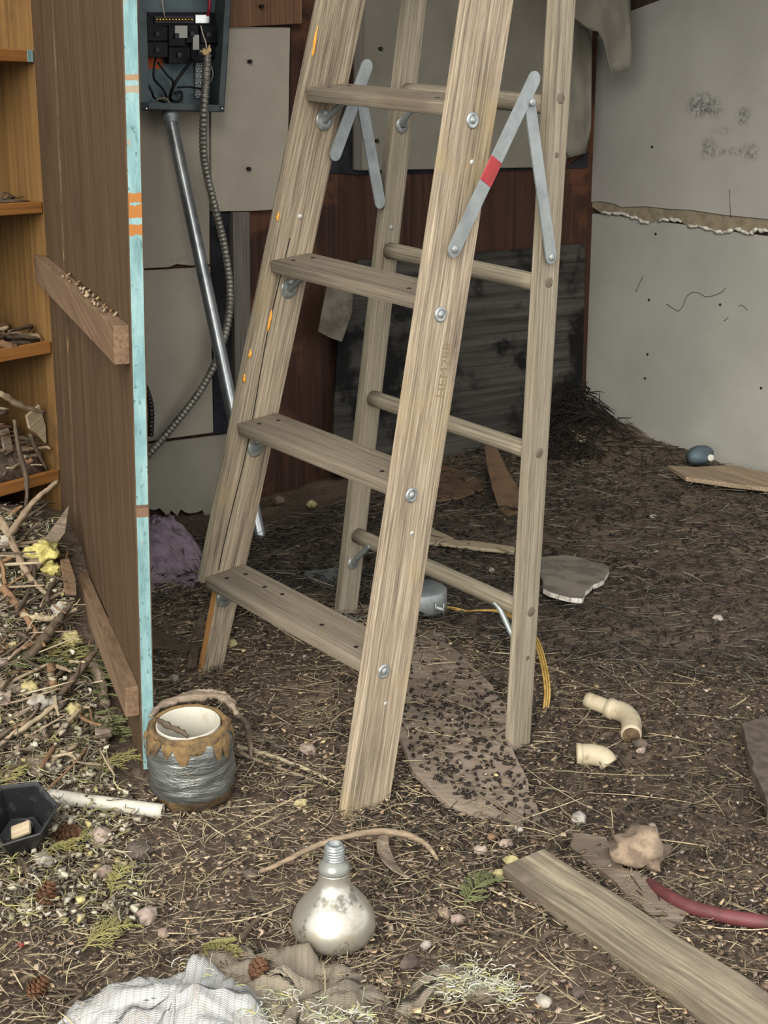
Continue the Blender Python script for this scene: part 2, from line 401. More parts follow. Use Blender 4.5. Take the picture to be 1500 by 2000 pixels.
M_hose = plain('red_rubber_hose', '5f3334', '4a2929', 20, .55)
M_cord = plain('yellow_cord', 'a08347', '80642f', 40, .5)
M_pink = plain('mauve_fibre', '83737c', '66585f', 40, 1, bump=1.0, bd=.006)
M_yel = plain('yellow_fibre_wool', 'b0a76a', '8e8448', 60, 1, bump=1.0, bd=.005)
M_yel2 = plain('pale_yellow_foam', 'a3996f', '857a52', 60, 1, bump=.8)
M_stone = plain('tan_stone', '65574b', '857460', 30, .9, bump=.6, bd=.004)
M_pinks = plain('pink_stone', '7d6d61', '908176', 40, .9, bump=.4)
M_whit = plain('white_chip', '948e83', '777168', 50, .9)
M_dkst = plain('grey_brown_stone', '52483f', '3d352e', 40, .9, bump=.4)
M_card = plain('brown_cardboard', '604b37', '4e3d2c', 14, .9)
M_greyslab = plain('grey_paper_board', '6d665b', '544d44', 16, .9)
M_teal = plain('dusty_teal_plastic', '46535a', '384247', 30, .6)
M_tealp = plain('pale_plug', 'a7a69c', None, rough=.7)
M_cone = wood('cone_scales', [(.3, '38261b'), (.55, '583d2a'), (.8, '785a42')])
M_juni = plain('juniper_green', '6d6b40', '776c42', 90, .8)
M_juni2 = plain('juniper_dull_green', '585c39', '484c30', 90, .8)
M_red = plain('red_paint', '8e2f30', '7a2a2c', 50, .6)
M_opaint = plain('orange_paint_drip', 'd79a3f', 'c98932', 50, .6)
M_nail = plain('dark_nail', '2a2724', None, rough=.6, metal=.5)
M_smetal = plain('pale_nail', 'c9c6bd', None, rough=.4, metal=.7)
M_endg = plain('end_grain', '5f5548', '4a4238', 120, .8)
M_drop = plain('dark_pellet', '17120e', '2b221a', 80, .6)
M_vc = vcol('litter_mix')
def knit(name, base, s1, s2):
    m = Mat(name, .95, 0, .1); w = m.n('ShaderNodeTexWave', wave_type='BANDS', bands_direction='X'); w.inputs['Scale'].default_value = 34; w.inputs['Distortion'].default_value = 1.5
    m.l(m.coords(), w.inputs['Vector']); w2 = m.n('ShaderNodeTexWave', wave_type='BANDS', bands_direction='Y'); w2.inputs['Scale'].default_value = 110; m.l(m.coords(), w2.inputs['Vector'])
    c = m.mix(m.math('MULTIPLY', m.mask(w.outputs['Fac'], .86, .97), .5), base, s1); c = m.mix(m.math('MULTIPLY', m.mask(w2.outputs['Fac'], .75, 1), .25), c, s2)
    c = m.mix(m.math('MULTIPLY', m.mask(m.noise(18, None, 5, .7), .5, .7), .5), c, '7f7565'); m.col(c); m.bump(w2.outputs['Fac'], .4, .002); return m.m
M_knit = knit('pale_striped_knit', 'a3a19e', '71807f', '7e7d86')
M_beige = knit('beige_cloth', '7a7163', '655d4f', '605849')
def dirt():
    m = Mat('dirt', .95, 0, .1); n = m.noise(14, None, 8, .7); n2 = m.noise(70, None, 6, .75); n3 = m.noise(2.0, None, 4, .6)
    c = m.ramp(n2, [(.3, '352c25'), (.5, '5c5045'), (.65, '776859'), (.8, '928373')])
    c = m.mix(m.math('MULTIPLY', m.mask(n, .5, .7), .6), c, '4c4138'); c = m.mix(m.math('MULTIPLY', m.mask(n3, .52, .7), .55), c, '79695b')
    m.col(c); m.bump(m.math('ADD', n, n2), .8, .008); return m.m
M_dirt = dirt()

# ================================================================== SETTING
UP = np.array([0, 0, 1.0])
CO = np.array([.80, 5.50, 0]); EB = nrm((-.82, -.574, 0)); NB = nrm((.574, -.82, 0))     # back wall runs along EB, faces NB
ER = nrm((.574, -.82, 0)); NR = nrm((-.82, -.574, 0))                                     # right wall runs along ER, faces NR
def bw(px, py, off=0): return hit(px, py, CO + NB*off, NB)
def rw(px, py, off=0): return hit(px, py, CO + NR*off, NR)
def tovec(fr): return np.array(fr)
# ground
xs = np.concatenate([np.linspace(-4, -1.3, 14)[:-1], np.linspace(-1.3, 1.5, 281), np.linspace(1.5, 4, 13)[1:]])
ys = np.concatenate([np.linspace(-4, 1.3, 26)[:-1], np.linspace(1.3, 3.2, 191), np.linspace(3.2, 6.6, 120)[1:]])
GX, GY = np.meshgrid(xs, ys); Z = gz(GX, GY)
def vnoise(x, y, s, seed):
    r = np.random.default_rng(seed); T = r.uniform(-1, 1, (256, 256)); u = x*s+500; v = y*s+500
    i = np.floor(u).astype(int); j = np.floor(v).astype(int); fu = u-i; fv = v-j; fu = fu*fu*(3-2*fu); fv = fv*fv*(3-2*fv)
    g = lambda a, b: T[a % 256, b % 256]
    return (g(i, j)*(1-fu)+g(i+1, j)*fu)*(1-fv)+(g(i, j+1)*(1-fu)+g(i+1, j+1)*fu)*fv
Z = Z + .006*vnoise(GX, GY, 9, 1) + .004*vnoise(GX, GY, 23, 2) + .0025*vnoise(GX, GY, 60, 3) - .006
# loose pile swept into the far corner
Z = Z + .13*np.exp(-(((GX-.72)/.16)**2+((GY-5.2)/.2)**2)) 
nx, ny = len(xs), len(ys)
V = np.stack([GX.ravel(), GY.ravel(), Z.ravel()], 1)
Fc = [(j*nx+i, j*nx+i+1, (j+1)*nx+i+1, (j+1)*nx+i) for j in range(ny-1) for i in range(nx-1)]
floor = mk('floor', V, Fc, M_dirt, origin=(0, 0, 0), smooth=True); struct(floor)
floor['label'] = 'dark earth floor covered with needles and litter'

def wallbox(name, P0, e, n, L, z0, z1, th, mat):
    q = [P0 + UP*z0, P0 + e*L + UP*z0, P0 + e*L + UP*z1, P0 + UP*z1]
    return struct(hexa(name, q, [p - n*th for p in q], mat, bev=0, fr=np.array([UP, e, n])))
wall_back = wallbox('wall_back', CO, EB, NB, 3.3, -.4, 2.6, .08, M_ply); wall_back['label'] = 'red-brown plywood back wall with patched wallboard pieces'
wall_right = wallbox('wall_right', CO - NB*.08, ER, NR, 2.6, -.4, 2.6, .08, M_roof); wall_right['label'] = 'right wall of grey wallboard with a broken seam'
def wb_frame(e, n): return np.array([UP, e, n])
def sheet(name, pxs, off, th, mat, parent, f=bw, n=NB, sides=None, e=EB, bev=.0015):
    return slab(name, [f(x, y, off) for x, y in pxs], th, n, mat, parent, bev=bev, sides=sides, fr=wb_frame(e, n))
def jagline(p, q, k, amp):
    return [(p[0]+(q[0]-p[0])*t + random.uniform(-amp, amp)*.4, p[1]+(q[1]-p[1])*t + random.uniform(-amp, amp)) for t in np.linspace(0, 1, k)]
sheet('wallboard', [(160, -120), (407, -120), (409, 300), (410, 516), (372, 519), (345, 516), (330, 522), (160, 530)], .02, .014, M_gyp, wall_back, sides=M_white)
sheet('wallboard', [(160, 534), (330, 526), (411, 521), (414, 700), (417, 845), (160, 880)], .02, .014, M_gyp, wall_back, sides=M_white)
sheet('wallboard', [(160, 884), (446, 849), (440, 1010), (402, 1012)] + jagline((395, 1004), (270, 1000), 14, 9) + [(160, 1020)], .022, .014, M_gyp2, wall_back, sides=M_white)
sheet('wallboard', [(412, 50), (567, 54), (564, 230), (558, 408), (500, 412), (413, 413)], .025, .014, M_gyp, wall_back, sides=M_white)
sheet('header_board', [(440, -120), (593, -120), (590, 46), (440, 54)], .04, .02, M_topb, wall_back)
sheet('stud', [(455, 414), (488, 414), (492, 880), (462, 880)], .03, .035, M_stud, wall_back)
sheet('dark_strip', [(411, 416), (454, 416), (461, 856), (418, 846)], .006, .004, M_black, wall_back)  # black strip standing in for the shade inside the open gap
sheet('wallboard', [(708, -120), (1168, -120), (1158, 60), (1153, 200), (1152, 270), (1144, 300), (1108, 309), (1104, 326), (700, 333)], .03, .014, M_gypb, wall_back, sides=M_white)
sheet('lath', [(694, -120), (712, -120), (706, 333), (692, 332)], .045, .012, M_stud, wall_back)
sheet('dark_strip', [(640, 240), (694, 240), (694, 330), (1108, 325), (1150, 296), (1148, 328), (700, 342), (640, 338)], .008, .006, M_black, wall_back)  # flat black strip along the edge of the back board
for x, y in ((490, 120), (488, 330), (745, 95), (738, 275), (513, 12)):
    P = bw(x, y, .041 if y != 12 else .06); lathe('screw_head', [(.006, -.01), (.006, .002), (.003, .003)], M_nail, wall_back, base=P-NB*.002, axis=NB, seg=10)
# crumpled corner of the dusty back board
# right wall sheets
T3 = lambda L: [(1000+x/3, y/3) for x, y in L]
top_line = T3([(440, 1185), (520, 1180), (600, 1195), (640, 1215), (780, 1210), (920, 1225), (1040, 1230), (1240, 1260), (1500, 1285)])
low_line = T3([(470, 1215), (520, 1247), (590, 1258), (640, 1252), (690, 1272), (740, 1285), (800, 1312), (860, 1292), (920, 1290), (990, 1302), (1030, 1328), (1090, 1326), (1180, 1352), (1240, 1366), (1300, 1342), (1390, 1372), (1440, 1350), (1500, 1360)])
WR = CO[:2]
def rcoord(px, py):
    P = rw(px, py, .02); return (P[2], float(np.dot(P, ER)), float(np.dot(P, NR)))
sp_ = []
for (x, y, rx, ry, s) in ((1370, 205, 24, 34, .8), (1398, 212, 14, 26, .5), (1452, 228, 12, 26, .7), (1385, 290, 16, 30, .6), (1408, 296, 8, 10, .8), (1438, 295, 14, 12, .6), (1465, 298, 14, 28, .6), (1410, 255, 20, 12, .3), (1310, 850, 6, 18, .5)):
    c = rcoord(x, y); k = pxm(rw(x, y)); sp_.append((c, (ry*k, rx*k*2.2, .1), '3d3b38', s))
M_gypr = drywall('grey_right_wallboard', '888681', '93918c', sp_, stain=.12)
M_gypr2 = drywall('grey_lower_right_wallboard', '888780', '94938c', [], stain=.12)
def rsheet(name, pxs, off, th, mat, sides=None):
    return slab(name, [rw(x, y, off) for x, y in pxs], th, NR, mat, wall_right, bev=.001, sides=sides, fr=wb_frame(ER, NR))
fr_ = wb_frame(ER, NR)
def rsheet0(name, pxs, off, th, mat, sides):
    o = rsheet(name, pxs, off, th, mat, sides)
    a = o.data.attributes['gc']; n = len(o.data.vertices); co = np.empty(n*3); o.data.vertices.foreach_get('co', co)
    W = co.reshape(-1, 3) + OFF[o]; a.data.foreach_set('vector', (W @ fr_.T).astype(np.float32).ravel()); return o
rsheet0('wallboard', [(1158, 30), (1230, 22), (1310, -8), (1640, -100), (1640, 452)] + top_line[::-1], .02, .014, M_gypr, M_white)
rsheet('torn_paper_edge', [(p[0], p[1]-4) for p in top_line] + low_line[::-1], .014, .010, M_torn, M_white)
for k in range(len(low_line)-1):      # crumbling white gypsum along the tear
    if k in (0, 6, 9): continue
    a, b = low_line[k], low_line[k+1]; n_ = 4
    pts = [rw(a[0]+(b[0]-a[0])*t, a[1]+(b[1]-a[1])*t-1+random.uniform(-2, 2), .017) for t in np.linspace(0, 1, n_)]
    tube('gypsum_crumb', pts, [.004, .0075, .007, .004], M_white, wall_right, seg=6, n=7, rough=.35)
rsheet('wallboard', [(1153, 417), (1200, 421), (1300, 434), (1500, 462), (1640, 486), (1640, 1040), (1135, 880), (1137, 800)], .012, .014, M_gypr2, M_white)
for L in ([(1302, 594), (1315, 603), (1325, 608), (1333, 600), (1342, 578), (1352, 571), (1365, 572), (1378, 580), (1392, 578), (1408, 572), (1418, 562)], [(1256, 540), (1250, 552), (1242, 570)], [(1414, 627), (1423, 620)], [(1443, 598), (1450, 596), (1460, 606)], [(1425, 370), (1426, 400), (1427, 425)]):
    tube('crack', [rw(x, y, .0118 if y > 430 else .0198) for x, y in L], .0016, M_dkst, wall_right, seg=5)
for x, y in ((1274, 287), (1281, 457), (1268, 586), (1265, 692), (1260, 739), (1487, 758), (1407, 595)):
    lathe('screw_head', [(.005, -.006), (.005, .002), (.003, .003)], M_nail, wall_right, base=rw(x, y, .012 if y > 430 else .02), axis=NR, seg=8)
# roof and the wall behind the shelves
q = [np.array(p) for p in ((-4, 2.75, 2.45), (4, 2.75, 2.45), (4, 7.5, 2.6), (-4, 7.5, 2.6))]
ceiling = struct(hexa('ceiling', q, [p+UP*.06 for p in q], M_roof, bev=0)); ceiling['label'] = 'dark board roof over the shed'

# ------------------------------------------------------------------ open plank door
DN = np.array([-.424, 2.29, 0]); DD = nrm((-.34, 1, 0)); DNOR = nrm((-1, -.34, 0))       # inner face looks along DNOR
def dr(px, py, off=0): return hit(px, py, DN + DNOR*off, DNOR)
door = struct(thing('door_1', (DN[0], DN[1], .06), 'open plank door, brown inside with a chipped turquoise edge', 'door'))
del door['category']
tops = [(231, -60), (158, -60), (104, -60), (84, -60), (66, -60)]; bots = [(272, 1506), (213, 1506), (160, 1506), (140, 1506), (122, 1506)]
def dcol(a, b): 
    # bottom is taken at door-foot height, top well above the frame
    P = dr(*a); Q = dr(*b); d = nrm(P-Q); zb = .088; zt = 1.98
    return Q + d*(zb-Q[2])/d[2], Q + d*(zt-Q[2])/d[2]
# plank borders measured along the door at eye height
def mid(px): return dr(px, 700)
edges_px = [247, 187, 130, 104, 85]
foot0, top0 = dcol((238, 0), (278, 1500))
lean = (top0-foot0)/(top0[2]-foot0[2])
sval = [np.dot(mid(x)-DN, DD) for x in edges_px]; s0 = sval[0]
th = .024
for k in range(4):
    a, b = sval[k]-s0, sval[k+1]-s0; gap = .0028
    base = lambda s: foot0 + DD*s
    q0 = [base(a+gap), base(b-gap), base(b-gap) + lean*1.9, base(a+gap) + lean*1.9]
    q1 = [p - DNOR*th for p in q0]
    fm = [0, 1, 0, 0, 0, 1 if k == 0 else 0]
    so = DNOR*(0, -.0022, .0012, -.0018)[k]; FRD = np.array([lean, DD, DNOR])
    if k == 0:
        SPT = [((np.dot(at_y(248, yy, foot0[1]), lean), np.dot(foot0, DD), np.dot(foot0-DNOR*th/2, DNOR)), (rr, .4, .4), cc, 1) for yy, rr, cc in ((357, .012, '94602c'), (383, .017, '94602c'), (418, .014, '94602c'), (130, .008, '8a6f55'), (152, .010, '8a7f6b'), (966, .010, '5a4636'), (975, .012, '6d5443'))]
        M_edge = paint_mat('chipped_turquoise_edge', SPT)
    o = hexa('plank', [p+so for p in q0], [p+so for p in q1], [M_door, M_edge if k == 0 else M_paint], door, bev=.0022, fr=FRD, fmats=fm, cuts=3 if k == 0 else 0, wob=.0015 if k == 0 else 0)
    if k == 0:
        n_ = len(o.data.vertices); co = np.empty(n_*3); o.data.vertices.foreach_get('co', co)
        o.data.attributes['gc'].data.foreach_set('vector', ((co.reshape(-1, 3)+OFF[o]) @ FRD.T).astype(np.float32).ravel())
def batten(l0, r0, ztop_l, h, t, sl, sr):
    A = foot0 + DD*sl; B = foot0 + DD*sr
    zt = ztop_l; q0 = [A + lean*(zt-h), B + lean*(zt-h), B + lean*zt, A + lean*zt]
    hexa('batten', [p + DNOR*.0003 for p in q0], [p + DNOR*t for p in q0], M_batten, door, bev=.0015, fr=np.array([DD, lean, DNOR]))
zb1 = at_y(240, 620, foot0[1])[2]-foot0[2]; zb2 = at_y(262, 1336, foot0[1])[2]-foot0[2]
batten(0, 0, zb1, .062, .025, .012, sval[-1]-s0+.02)
batten(0, 0, zb2, .058, .025, .012, sval[-1]-s0-.02)
# a knot-hole split near the foot of the painted edge
for (y, w) in ((972, .012), (395, .02), (430, .014), (362, .012)):
    P = at_y(250 if y < 500 else 262, y, (foot0)[1]-.001)
# ------------------------------------------------------------------ shelf unit
ES = nrm((.55, .835, 0)); NS = nrm((.835, -.55, 0)); H = np.array([-.815, 3.36, 0])
def sh(px, py, off=0): return hit(px, py, H + NS*off, NS)
cab = thing('shelf_unit', (H[0]-.25, H[1]-.05, .3), 'tall golden-brown plank shelf unit behind the open door, loaded with twigs', 'shelf unit')
shelf_z = []
end_s = np.dot(sh(64, 110)-H, ES)
for (yt, yb, xr) in ((96, 120, 64), (396, 419, 75), (676, 700, 86), (936, 958, 92)):
    P = sh(xr/2, yt); Q = sh(xr/2, yb); zt, zb = P[2], Q[2]; shelf_z.append(zt)
    A = H + ES*(end_s-.9); B = H + ES*end_s
    c = (A+B)/2 - NS*.15; c[2] = (zt+zb)/2
    s_ = bevbox('shelf', c, np.array([ES, NS, UP]), .9, .30, zt-zb, M_shelfe, cab, bev=.002)
    if yt == 96:
        e_ = B + NS*.0006; e_[2] = c[2]; bevbox('paint_patch', e_ - ES*.008, np.array([UP, ES, NS]), zt-zb, .016, .002, M_paint, s_, bev=.0004)
for k in range(6):
    c = H + ES*(end_s+.02-.165*(k+.5)) - NS*.31; c[2] = 1.2
    bevbox('back_plank', c, np.array([UP, ES, NS]), 1.9, .163, .018, M_shelf, cab, bev=.0015)
c = H + ES*(end_s+.014) - NS*.16; c[2] = 1.2
bevbox('side_panel', c, np.array([UP, NS, ES]), 1.9, .32, .02, M_shelf, cab, bev=.0015)
for zt in (shelf_z[0], shelf_z[1]):
    c = H + ES*(end_s-.45) - NS*.29; c[2] = zt-.085
    bevbox('cleat', c, np.array([ES, UP, NS]), .88, .09, .02, M_shelf, cab, bev=.0015)
wl0 = H - NS*.36
wall_left = wallbox('wall_left', wl0 - ES*2.6, ES, NS, 3.15, -.3, 2.6, .06, M_roof); wall_left['label'] = 'dark board wall behind the shelf unit'
P0 = wl0 + ES*.5; wl2 = wallbox('wall_far_left', P0, -NB, NS*1, 1.0, -.3, 2.6, .06, M_roof)
wl2['label'] = 'short dark return wall hidden behind the door'

# ================================================================== STEPLADDER (partly closed, leaning on the slope)
LY, LT, LL = -.8609, .0961, .0734
ct, st, cl, sl = math.cos(LT), math.sin(LT), math.cos(LL), math.sin(LL)
R_t = np.array([[1, 0, 0], [0, ct, -st], [0, st, ct]]); R_l = np.array([[cl, 0, sl], [0, 1, 0], [-sl, 0, cl]])
R_y = np.array([[math.cos(LY), -math.sin(LY), 0], [math.sin(LY), math.cos(LY), 0], [0, 0, 1]])
LR = R_y @ R_l @ R_t; LO = np.array([-.2562, 2.4707, 0.0])
ladder = bpy.data.objects.new('stepladder', None); COL.objects.link(ladder); ladder.empty_display_size = .1
Mx = Matrix.Identity(4)
for i in range(3):
    for j in range(3): Mx[i][j] = LR[i, j]
    Mx[i][3] = LO[i]
ladder.matrix_world = Mx
tag(ladder, 'weathered wooden stepladder standing half folded on the litter-covered floor', 'stepladder')
def LP(P): return LR.T @ (np.asarray(P)-LO)
def lhit(px, py, axis, val):      # pixel -> ladder coordinates on the plane axis=val
    o = LP(O); r = LR.T @ ray(px, py); return o + r*((val-o[axis])/r[axis])
la, lw0, ltw, lD, lb, lc, lwr0, ltr = .2851, .261, .0607, .097, .446, -.1267, .263, .0621
wf = lambda z: lw0-ltw*z
wr = lambda z: lwr0-ltr*z
vf = lambda z: la*z
vr = lambda z: lb-lc*z
ZT = 1.80
def rail(name, ufn, sgn, v0, v1, z0, z1, th, mat, cutfoot=0):
    q = []
    pts = lambda u0, z: [(u0, v0(z), z), (u0, v1(z), z)]
    a = ufn(z0)*sgn; b = ufn(z1)*sgn
    q0 = [(a, v0(z0), z0), (a, v1(z0+cutfoot), z0+cutfoot), (b, v1(z1), z1), (b, v0(z1), z1)]
    q1 = [(x+sgn*th, y, z) for x, y, z in q0]
    d = nrm(np.array(q0[3])-np.array(q0[0]))
    return hexa(name, [np.array(p) for p in q0], [np.array(p) for p in q1], mat, ladder, bev=.003, fr=frame_from(d, (1, 0, 0)), local=True)
fL = LP(grd(410, 1325)); 
railR = rail('front_rail', wf, 1, lambda z: vf(z)-.002, lambda z: vf(z)+.104, -.012, ZT, .021, M_rail, cutfoot=.025)
railL = rail('front_rail', wf, -1, lambda z: vf(z)-.002, lambda z: vf(z)+.104, .292, ZT, .021, M_rail)
# broken-off foot of the far rail: only a narrower split piece goes down to the ground
q0 = [(-wf(.06), vf(.06)+.045, .05), (-wf(.06), vf(.06)+.098, .06), (-wf(.30), vf(.3)+.101, .297), (-wf(.3), vf(.3)+.040, .297)]
foot = hexa('split_foot', [np.array(p) for p in q0], [np.array((x-.02, y, z)) for x, y, z in q0], [M_rail, M_raw], ladder, bev=.002, fr=frame_from((0, .25, 1), (1, 0, 0)), local=True, fmats=[0, 0, 0, 0, 0, 1])
# long crack in the far rail
cr = [(-wf(z)+.0004, vf(z)+.036+.004*math.sin(z*14), z) for z in np.linspace(.31, .95, 16)]
tube('crack', cr, .0011, M_nail, railL, seg=4, local=True)
rearR = rail('rear_rail', wr, 1, lambda z: vr(z)-.026, lambda z: vr(z)+.026, -.0, ZT, .021, M_rear)
rearL = rail('rear_rail', wr, -1, lambda z: vr(z)-.026, lambda z: vr(z)+.026, .06, ZT, .021, M_rear)
def disc(name, P, n, r, t, mat, parent, seg=18, dome=0):
    pr = [(r, -.004), (r, t*.6), (r*.9, t)] + ([(r*.5, t+dome), (.0006, t+dome*1.2)] if dome else [(.0006, t)])
    return lathe(name, pr, mat, parent, base=P, axis=n, seg=seg, local=True)
for k in range(1, 6):
    z = .305*k; w = wf(z)
    q = [(-w, vf(z)+.001, z), (w, vf(z)+.001, z), (w, vf(z)+lD, z), (-w, vf(z)+lD, z)]
    st_ = hexa('step', [np.array(p)-[0, 0, .024] for p in q], [np.array(p) for p in q], M_step, ladder, bev=.005, fr=np.array([(1, 0, 0), (0, 1, 0), (0, 0, 1)]), local=True)
    if k == 5: continue
    for (u, v) in ((-w+.035, .03), (-w+.045, .068), (w-.05, .03), (w-.045, .07)) + (((-w+.12, .06), (-w+.17, .065), (w-.16, .04)) if k == 1 else ()):
        disc('nail', (u, vf(z)+v, z), (0, 0, 1), .0045, .0008, M_nail, st_, seg=10)
    # truss rod: a washer on each rail, arm rising to the underside of the step
    for sgn in (-1, 1):
        zw = z-.062; u = sgn*wf(zw); vv = vf(zw)+.062
        br = tube('brace', [(u-sgn*.003, vv, zw), (u-sgn*.012, vv+.001, zw+.006), (u-sgn*.05, vv+.004, z-.030), (u-sgn*.07, vv+.004, z-.025)], [.008, .0062, .0062, .0062], M_galv, ladder, seg=8, n=12, local=True)
        disc('washer', (u, vv, zw), (-sgn, 0, 0), .019, .003, M_washer, br, dome=.002)
    # cup washers on the outside of the near rail
    px, py = {1: (749, 1311), 2: (803, 967), 3: (860, 614), 4: (922, 235)}[k]
    P = None
    for _ in range(3):
        zz = z if P is None else P[2]; P = lhit(px, py, 0, wf(zz)+.021)
    lathe('cup_washer', [(.0135, -.001), (.0135, .002), (.011, .004), (.008, .002), (.006, .002), (.005, .004), (.0006, .005)], M_washer, railR, base=P, axis=(1, 0, 0), seg=20, local=True)
def railspot(px, py, wfun):
    P = np.array([0, 0, .6])
    for _ in range(4): P = lhit(px, py, 0, wfun(P[2])+.021)
    return P
for x, y in ((753, 1375), (805, 1042), (922, 317)): disc('nail', railspot(x, y, wf), (1, 0, 0), .0045, .001, M_smetal, railR, seg=10)
for x, y in ((1037, 1195), (1053, 885), (1072, 552), (1095, 192)): disc('dowel_end', railspot(x, y, wr), (1, 0, 0), .0095, .0012, M_endg, rearR, seg=16)
for x, y in ((1087, 303), (1030, 1285)): disc('nail', railspot(x, y, wr), (1, 0, 0), .005, .001, M_endg, rearR, seg=10)
P = np.array([0, 0, .9])
for _ in range(4): P = lhit(586, 423, 0, -wf(P[2]))
disc('nail', P, (1, 0, 0), .005, .0015, M_smetal, railL, seg=10)
P = np.array([0, 0, .9])
for _ in range(4): P = lhit(764, 444, 0, -wr(P[2]))
disc('nail', P, (1, 0, 0), .005, .0015, M_galv, rearL, seg=10)
# orange paint drips on the far rail
for (x0, y0, x1, y1) in ((620, 50, 610, 112), (544, 415, 541, 432), (531, 605, 522, 648), (489, 682, 487, 700), (478, 730, 476, 748)):
    pts = []
    for t in np.linspace(0, 1, 4):
        P = np.array([0, 0, 1.])
        for _ in range(4): P = lhit(x0+(x1-x0)*t, y0+(y1-y0)*t, 0, -wf(P[2])+.0002)
        pts.append(P)
    tube('paint_drip', pts, [.001, .003, .0035, .001], M_opaint, railL, seg=6, n=8, rough=.3, local=True)
# rear rungs
for k in range(1, 6):
    z = .305*k-.0284; w = wr(z)
    rg = tube('rung', [(u, vr(z), z) for u in np.linspace(-w, w, 12)], .0165, M_rear, ladder, seg=18, local=True)
    if k in (1, 4):
        for sgn in (-1, 1):
            zw = z-.062
            u = sgn*wr(zw); br = tube('brace', [(u-sgn*.004, vr(zw)-.004, zw), (u-sgn*.014, vr(zw)-.008, zw+.012), (u-sgn*.05, vr(z)-.012, z-.012), (u-sgn*.064, vr(z)-.016, z-.002)], [.008, .006, .006, .004], M_galv, ladder, seg=8, n=12, local=True)
            disc('washer', (u, vr(zw)-.004, zw), (-sgn, 0, 0), .015, .003, M_washer, br, dome=.002)
# top cap
zt = ZT+.012; q = [(-.19, vf(ZT)-.03, ZT), (.19, vf(ZT)-.03, ZT), (.19, vr(ZT)+.04, ZT), (-.19, vr(ZT)+.04, ZT)]
hexa('top_cap', [np.array(p) for p in q], [np.array(p)+[0, 0, .022] for p in q], M_step, ladder, bev=.003, local=True)
# spreaders: two flat bars hinged at the top, folded upward
def bar(A, B, w, t, mat, name, ext0=.012, ext1=.012, parent=ladder):
    A = np.asarray(A, float); B = np.asarray(B, float); d = nrm(B-A); n = np.array([1., 0, 0]); n = nrm(n-d*np.dot(n, d)); s = np.cross(d, n)
    pts = []
    for k in range(9):
        a = math.pi/2 + math.pi*k/8; pts.append(A + (w/2)*(math.cos(a)*d + math.sin(a)*s))
    for k in range(9):
        a = -math.pi/2 + math.pi*k/8; pts.append(B + (w/2)*(math.cos(a)*d + math.sin(a)*s))
    V = [p+n*t/2 for p in pts] + [p-n*t/2 for p in pts]; m = len(pts)
    Fc = [tuple(range(m)), tuple(range(m, 2*m))[::-1]] + [(i, m+i, m+(i+1) % m, (i+1) % m) for i in range(m)]
    return mk(name, V, Fc, mat, parent, frame=np.array([d, s, n]), local=True)
uo = wf(.9)+.021+.006; ur = wr(.9)+.021+.006
A1 = lhit(887, 487, 0, uo); A2 = lhit(1076, 502, 0, ur); 
um = (uo+ur)/2; Ht = lhit(1043, 155, 0, um+.004); Hp = lhit(1034, 200, 0, um)
b1 = bar(A1, Ht, .027, .003, M_galv, 'spreader_bar'); b2 = bar(A2, Hp, .025, .003, M_galv, 'spreader_bar')
for P in (A1, A2, Hp + [.006, 0, 0]): disc('rivet', P + [.0015, 0, 0], (1, 0, 0), .0065, .003, M_washer, b1 if P is not A2 else b2, seg=14, dome=.001)
d = nrm(Ht-A1); r0 = lhit(951, 362, 0, (uo+um)/2); t0 = np.dot(r0-A1, d); t1 = np.dot(lhit(969, 312, 0, (uo+um)/2)-A1, d)
P0_, P1_ = A1+d*t0, A1+d*t1
fr2 = np.array([d, np.cross(d, nrm(np.array([1., 0, 0])-d*d[0])), nrm(np.array([1., 0, 0])-d*d[0])])
bevbox('red_paint_band', (P0_+P1_)/2 + fr2[2]*.0006, fr2, np.linalg.norm(P1_-P0_), .0273, .0034, M_red, b1, bev=.0004, local=True)
# the far-side spreader, seen between the rails
uL = -wf(.9)-.027; B1 = np.array([uL+.03, vf(.95)+.05, .95]); 
C1 = lhit(655, 300, 0, -wf(1.1)+.008); C2 = lhit(716, 130, 0, -wf(1.1)+.008); C3 = lhit(742, 395, 0, -wr(.95)+.008); C4 = lhit(705, 190, 0, -wr(1.1)+.01)
bar(C1, C2, .027, .003, M_galv, 'spreader_bar'); bar(C3, C4, .025, .003, M_galv, 'spreader_bar')
# stamped lettering running up the near rail
txd = bpy.data.curves.new('lettering', 'FONT'); txd.body = 'HEM288'; txd.size = .026; txd.extrude = .0004; txd.space_character = 1.05
tx = bpy.data.objects.new('lettering_curve', txd); COL.objects.link(tx); bpy.context.view_layer.update()
tme = bpy.data.meshes.new_from_object(tx.evaluated_get(bpy.context.evaluated_depsgraph_get())); bpy.data.objects.remove(tx)
tv = np.array([v.co[:] for v in tme.vertices]); tf = [tuple(p.vertices) for p in tme.polygons]
rd = nrm(np.array([-ltw, la, 1])); nn = nrm(np.array([1, 0, ltw])); sd_ = np.cross(nn, rd)
base = railspot(866, 778, wf) 
TV = base + tv[:, :1]*rd[None] - tv[:, 1:2]*sd_[None]*-1 + nn[None]*(tv[:, 2:3]+.0003)
mk('stamped_lettering', TV, tf, wood('stamped_wood', [(.3, '63563e'), (.6, '7b6d50')]), railR, local=True, frame=frame_from(rd, (1, 0, 0)))

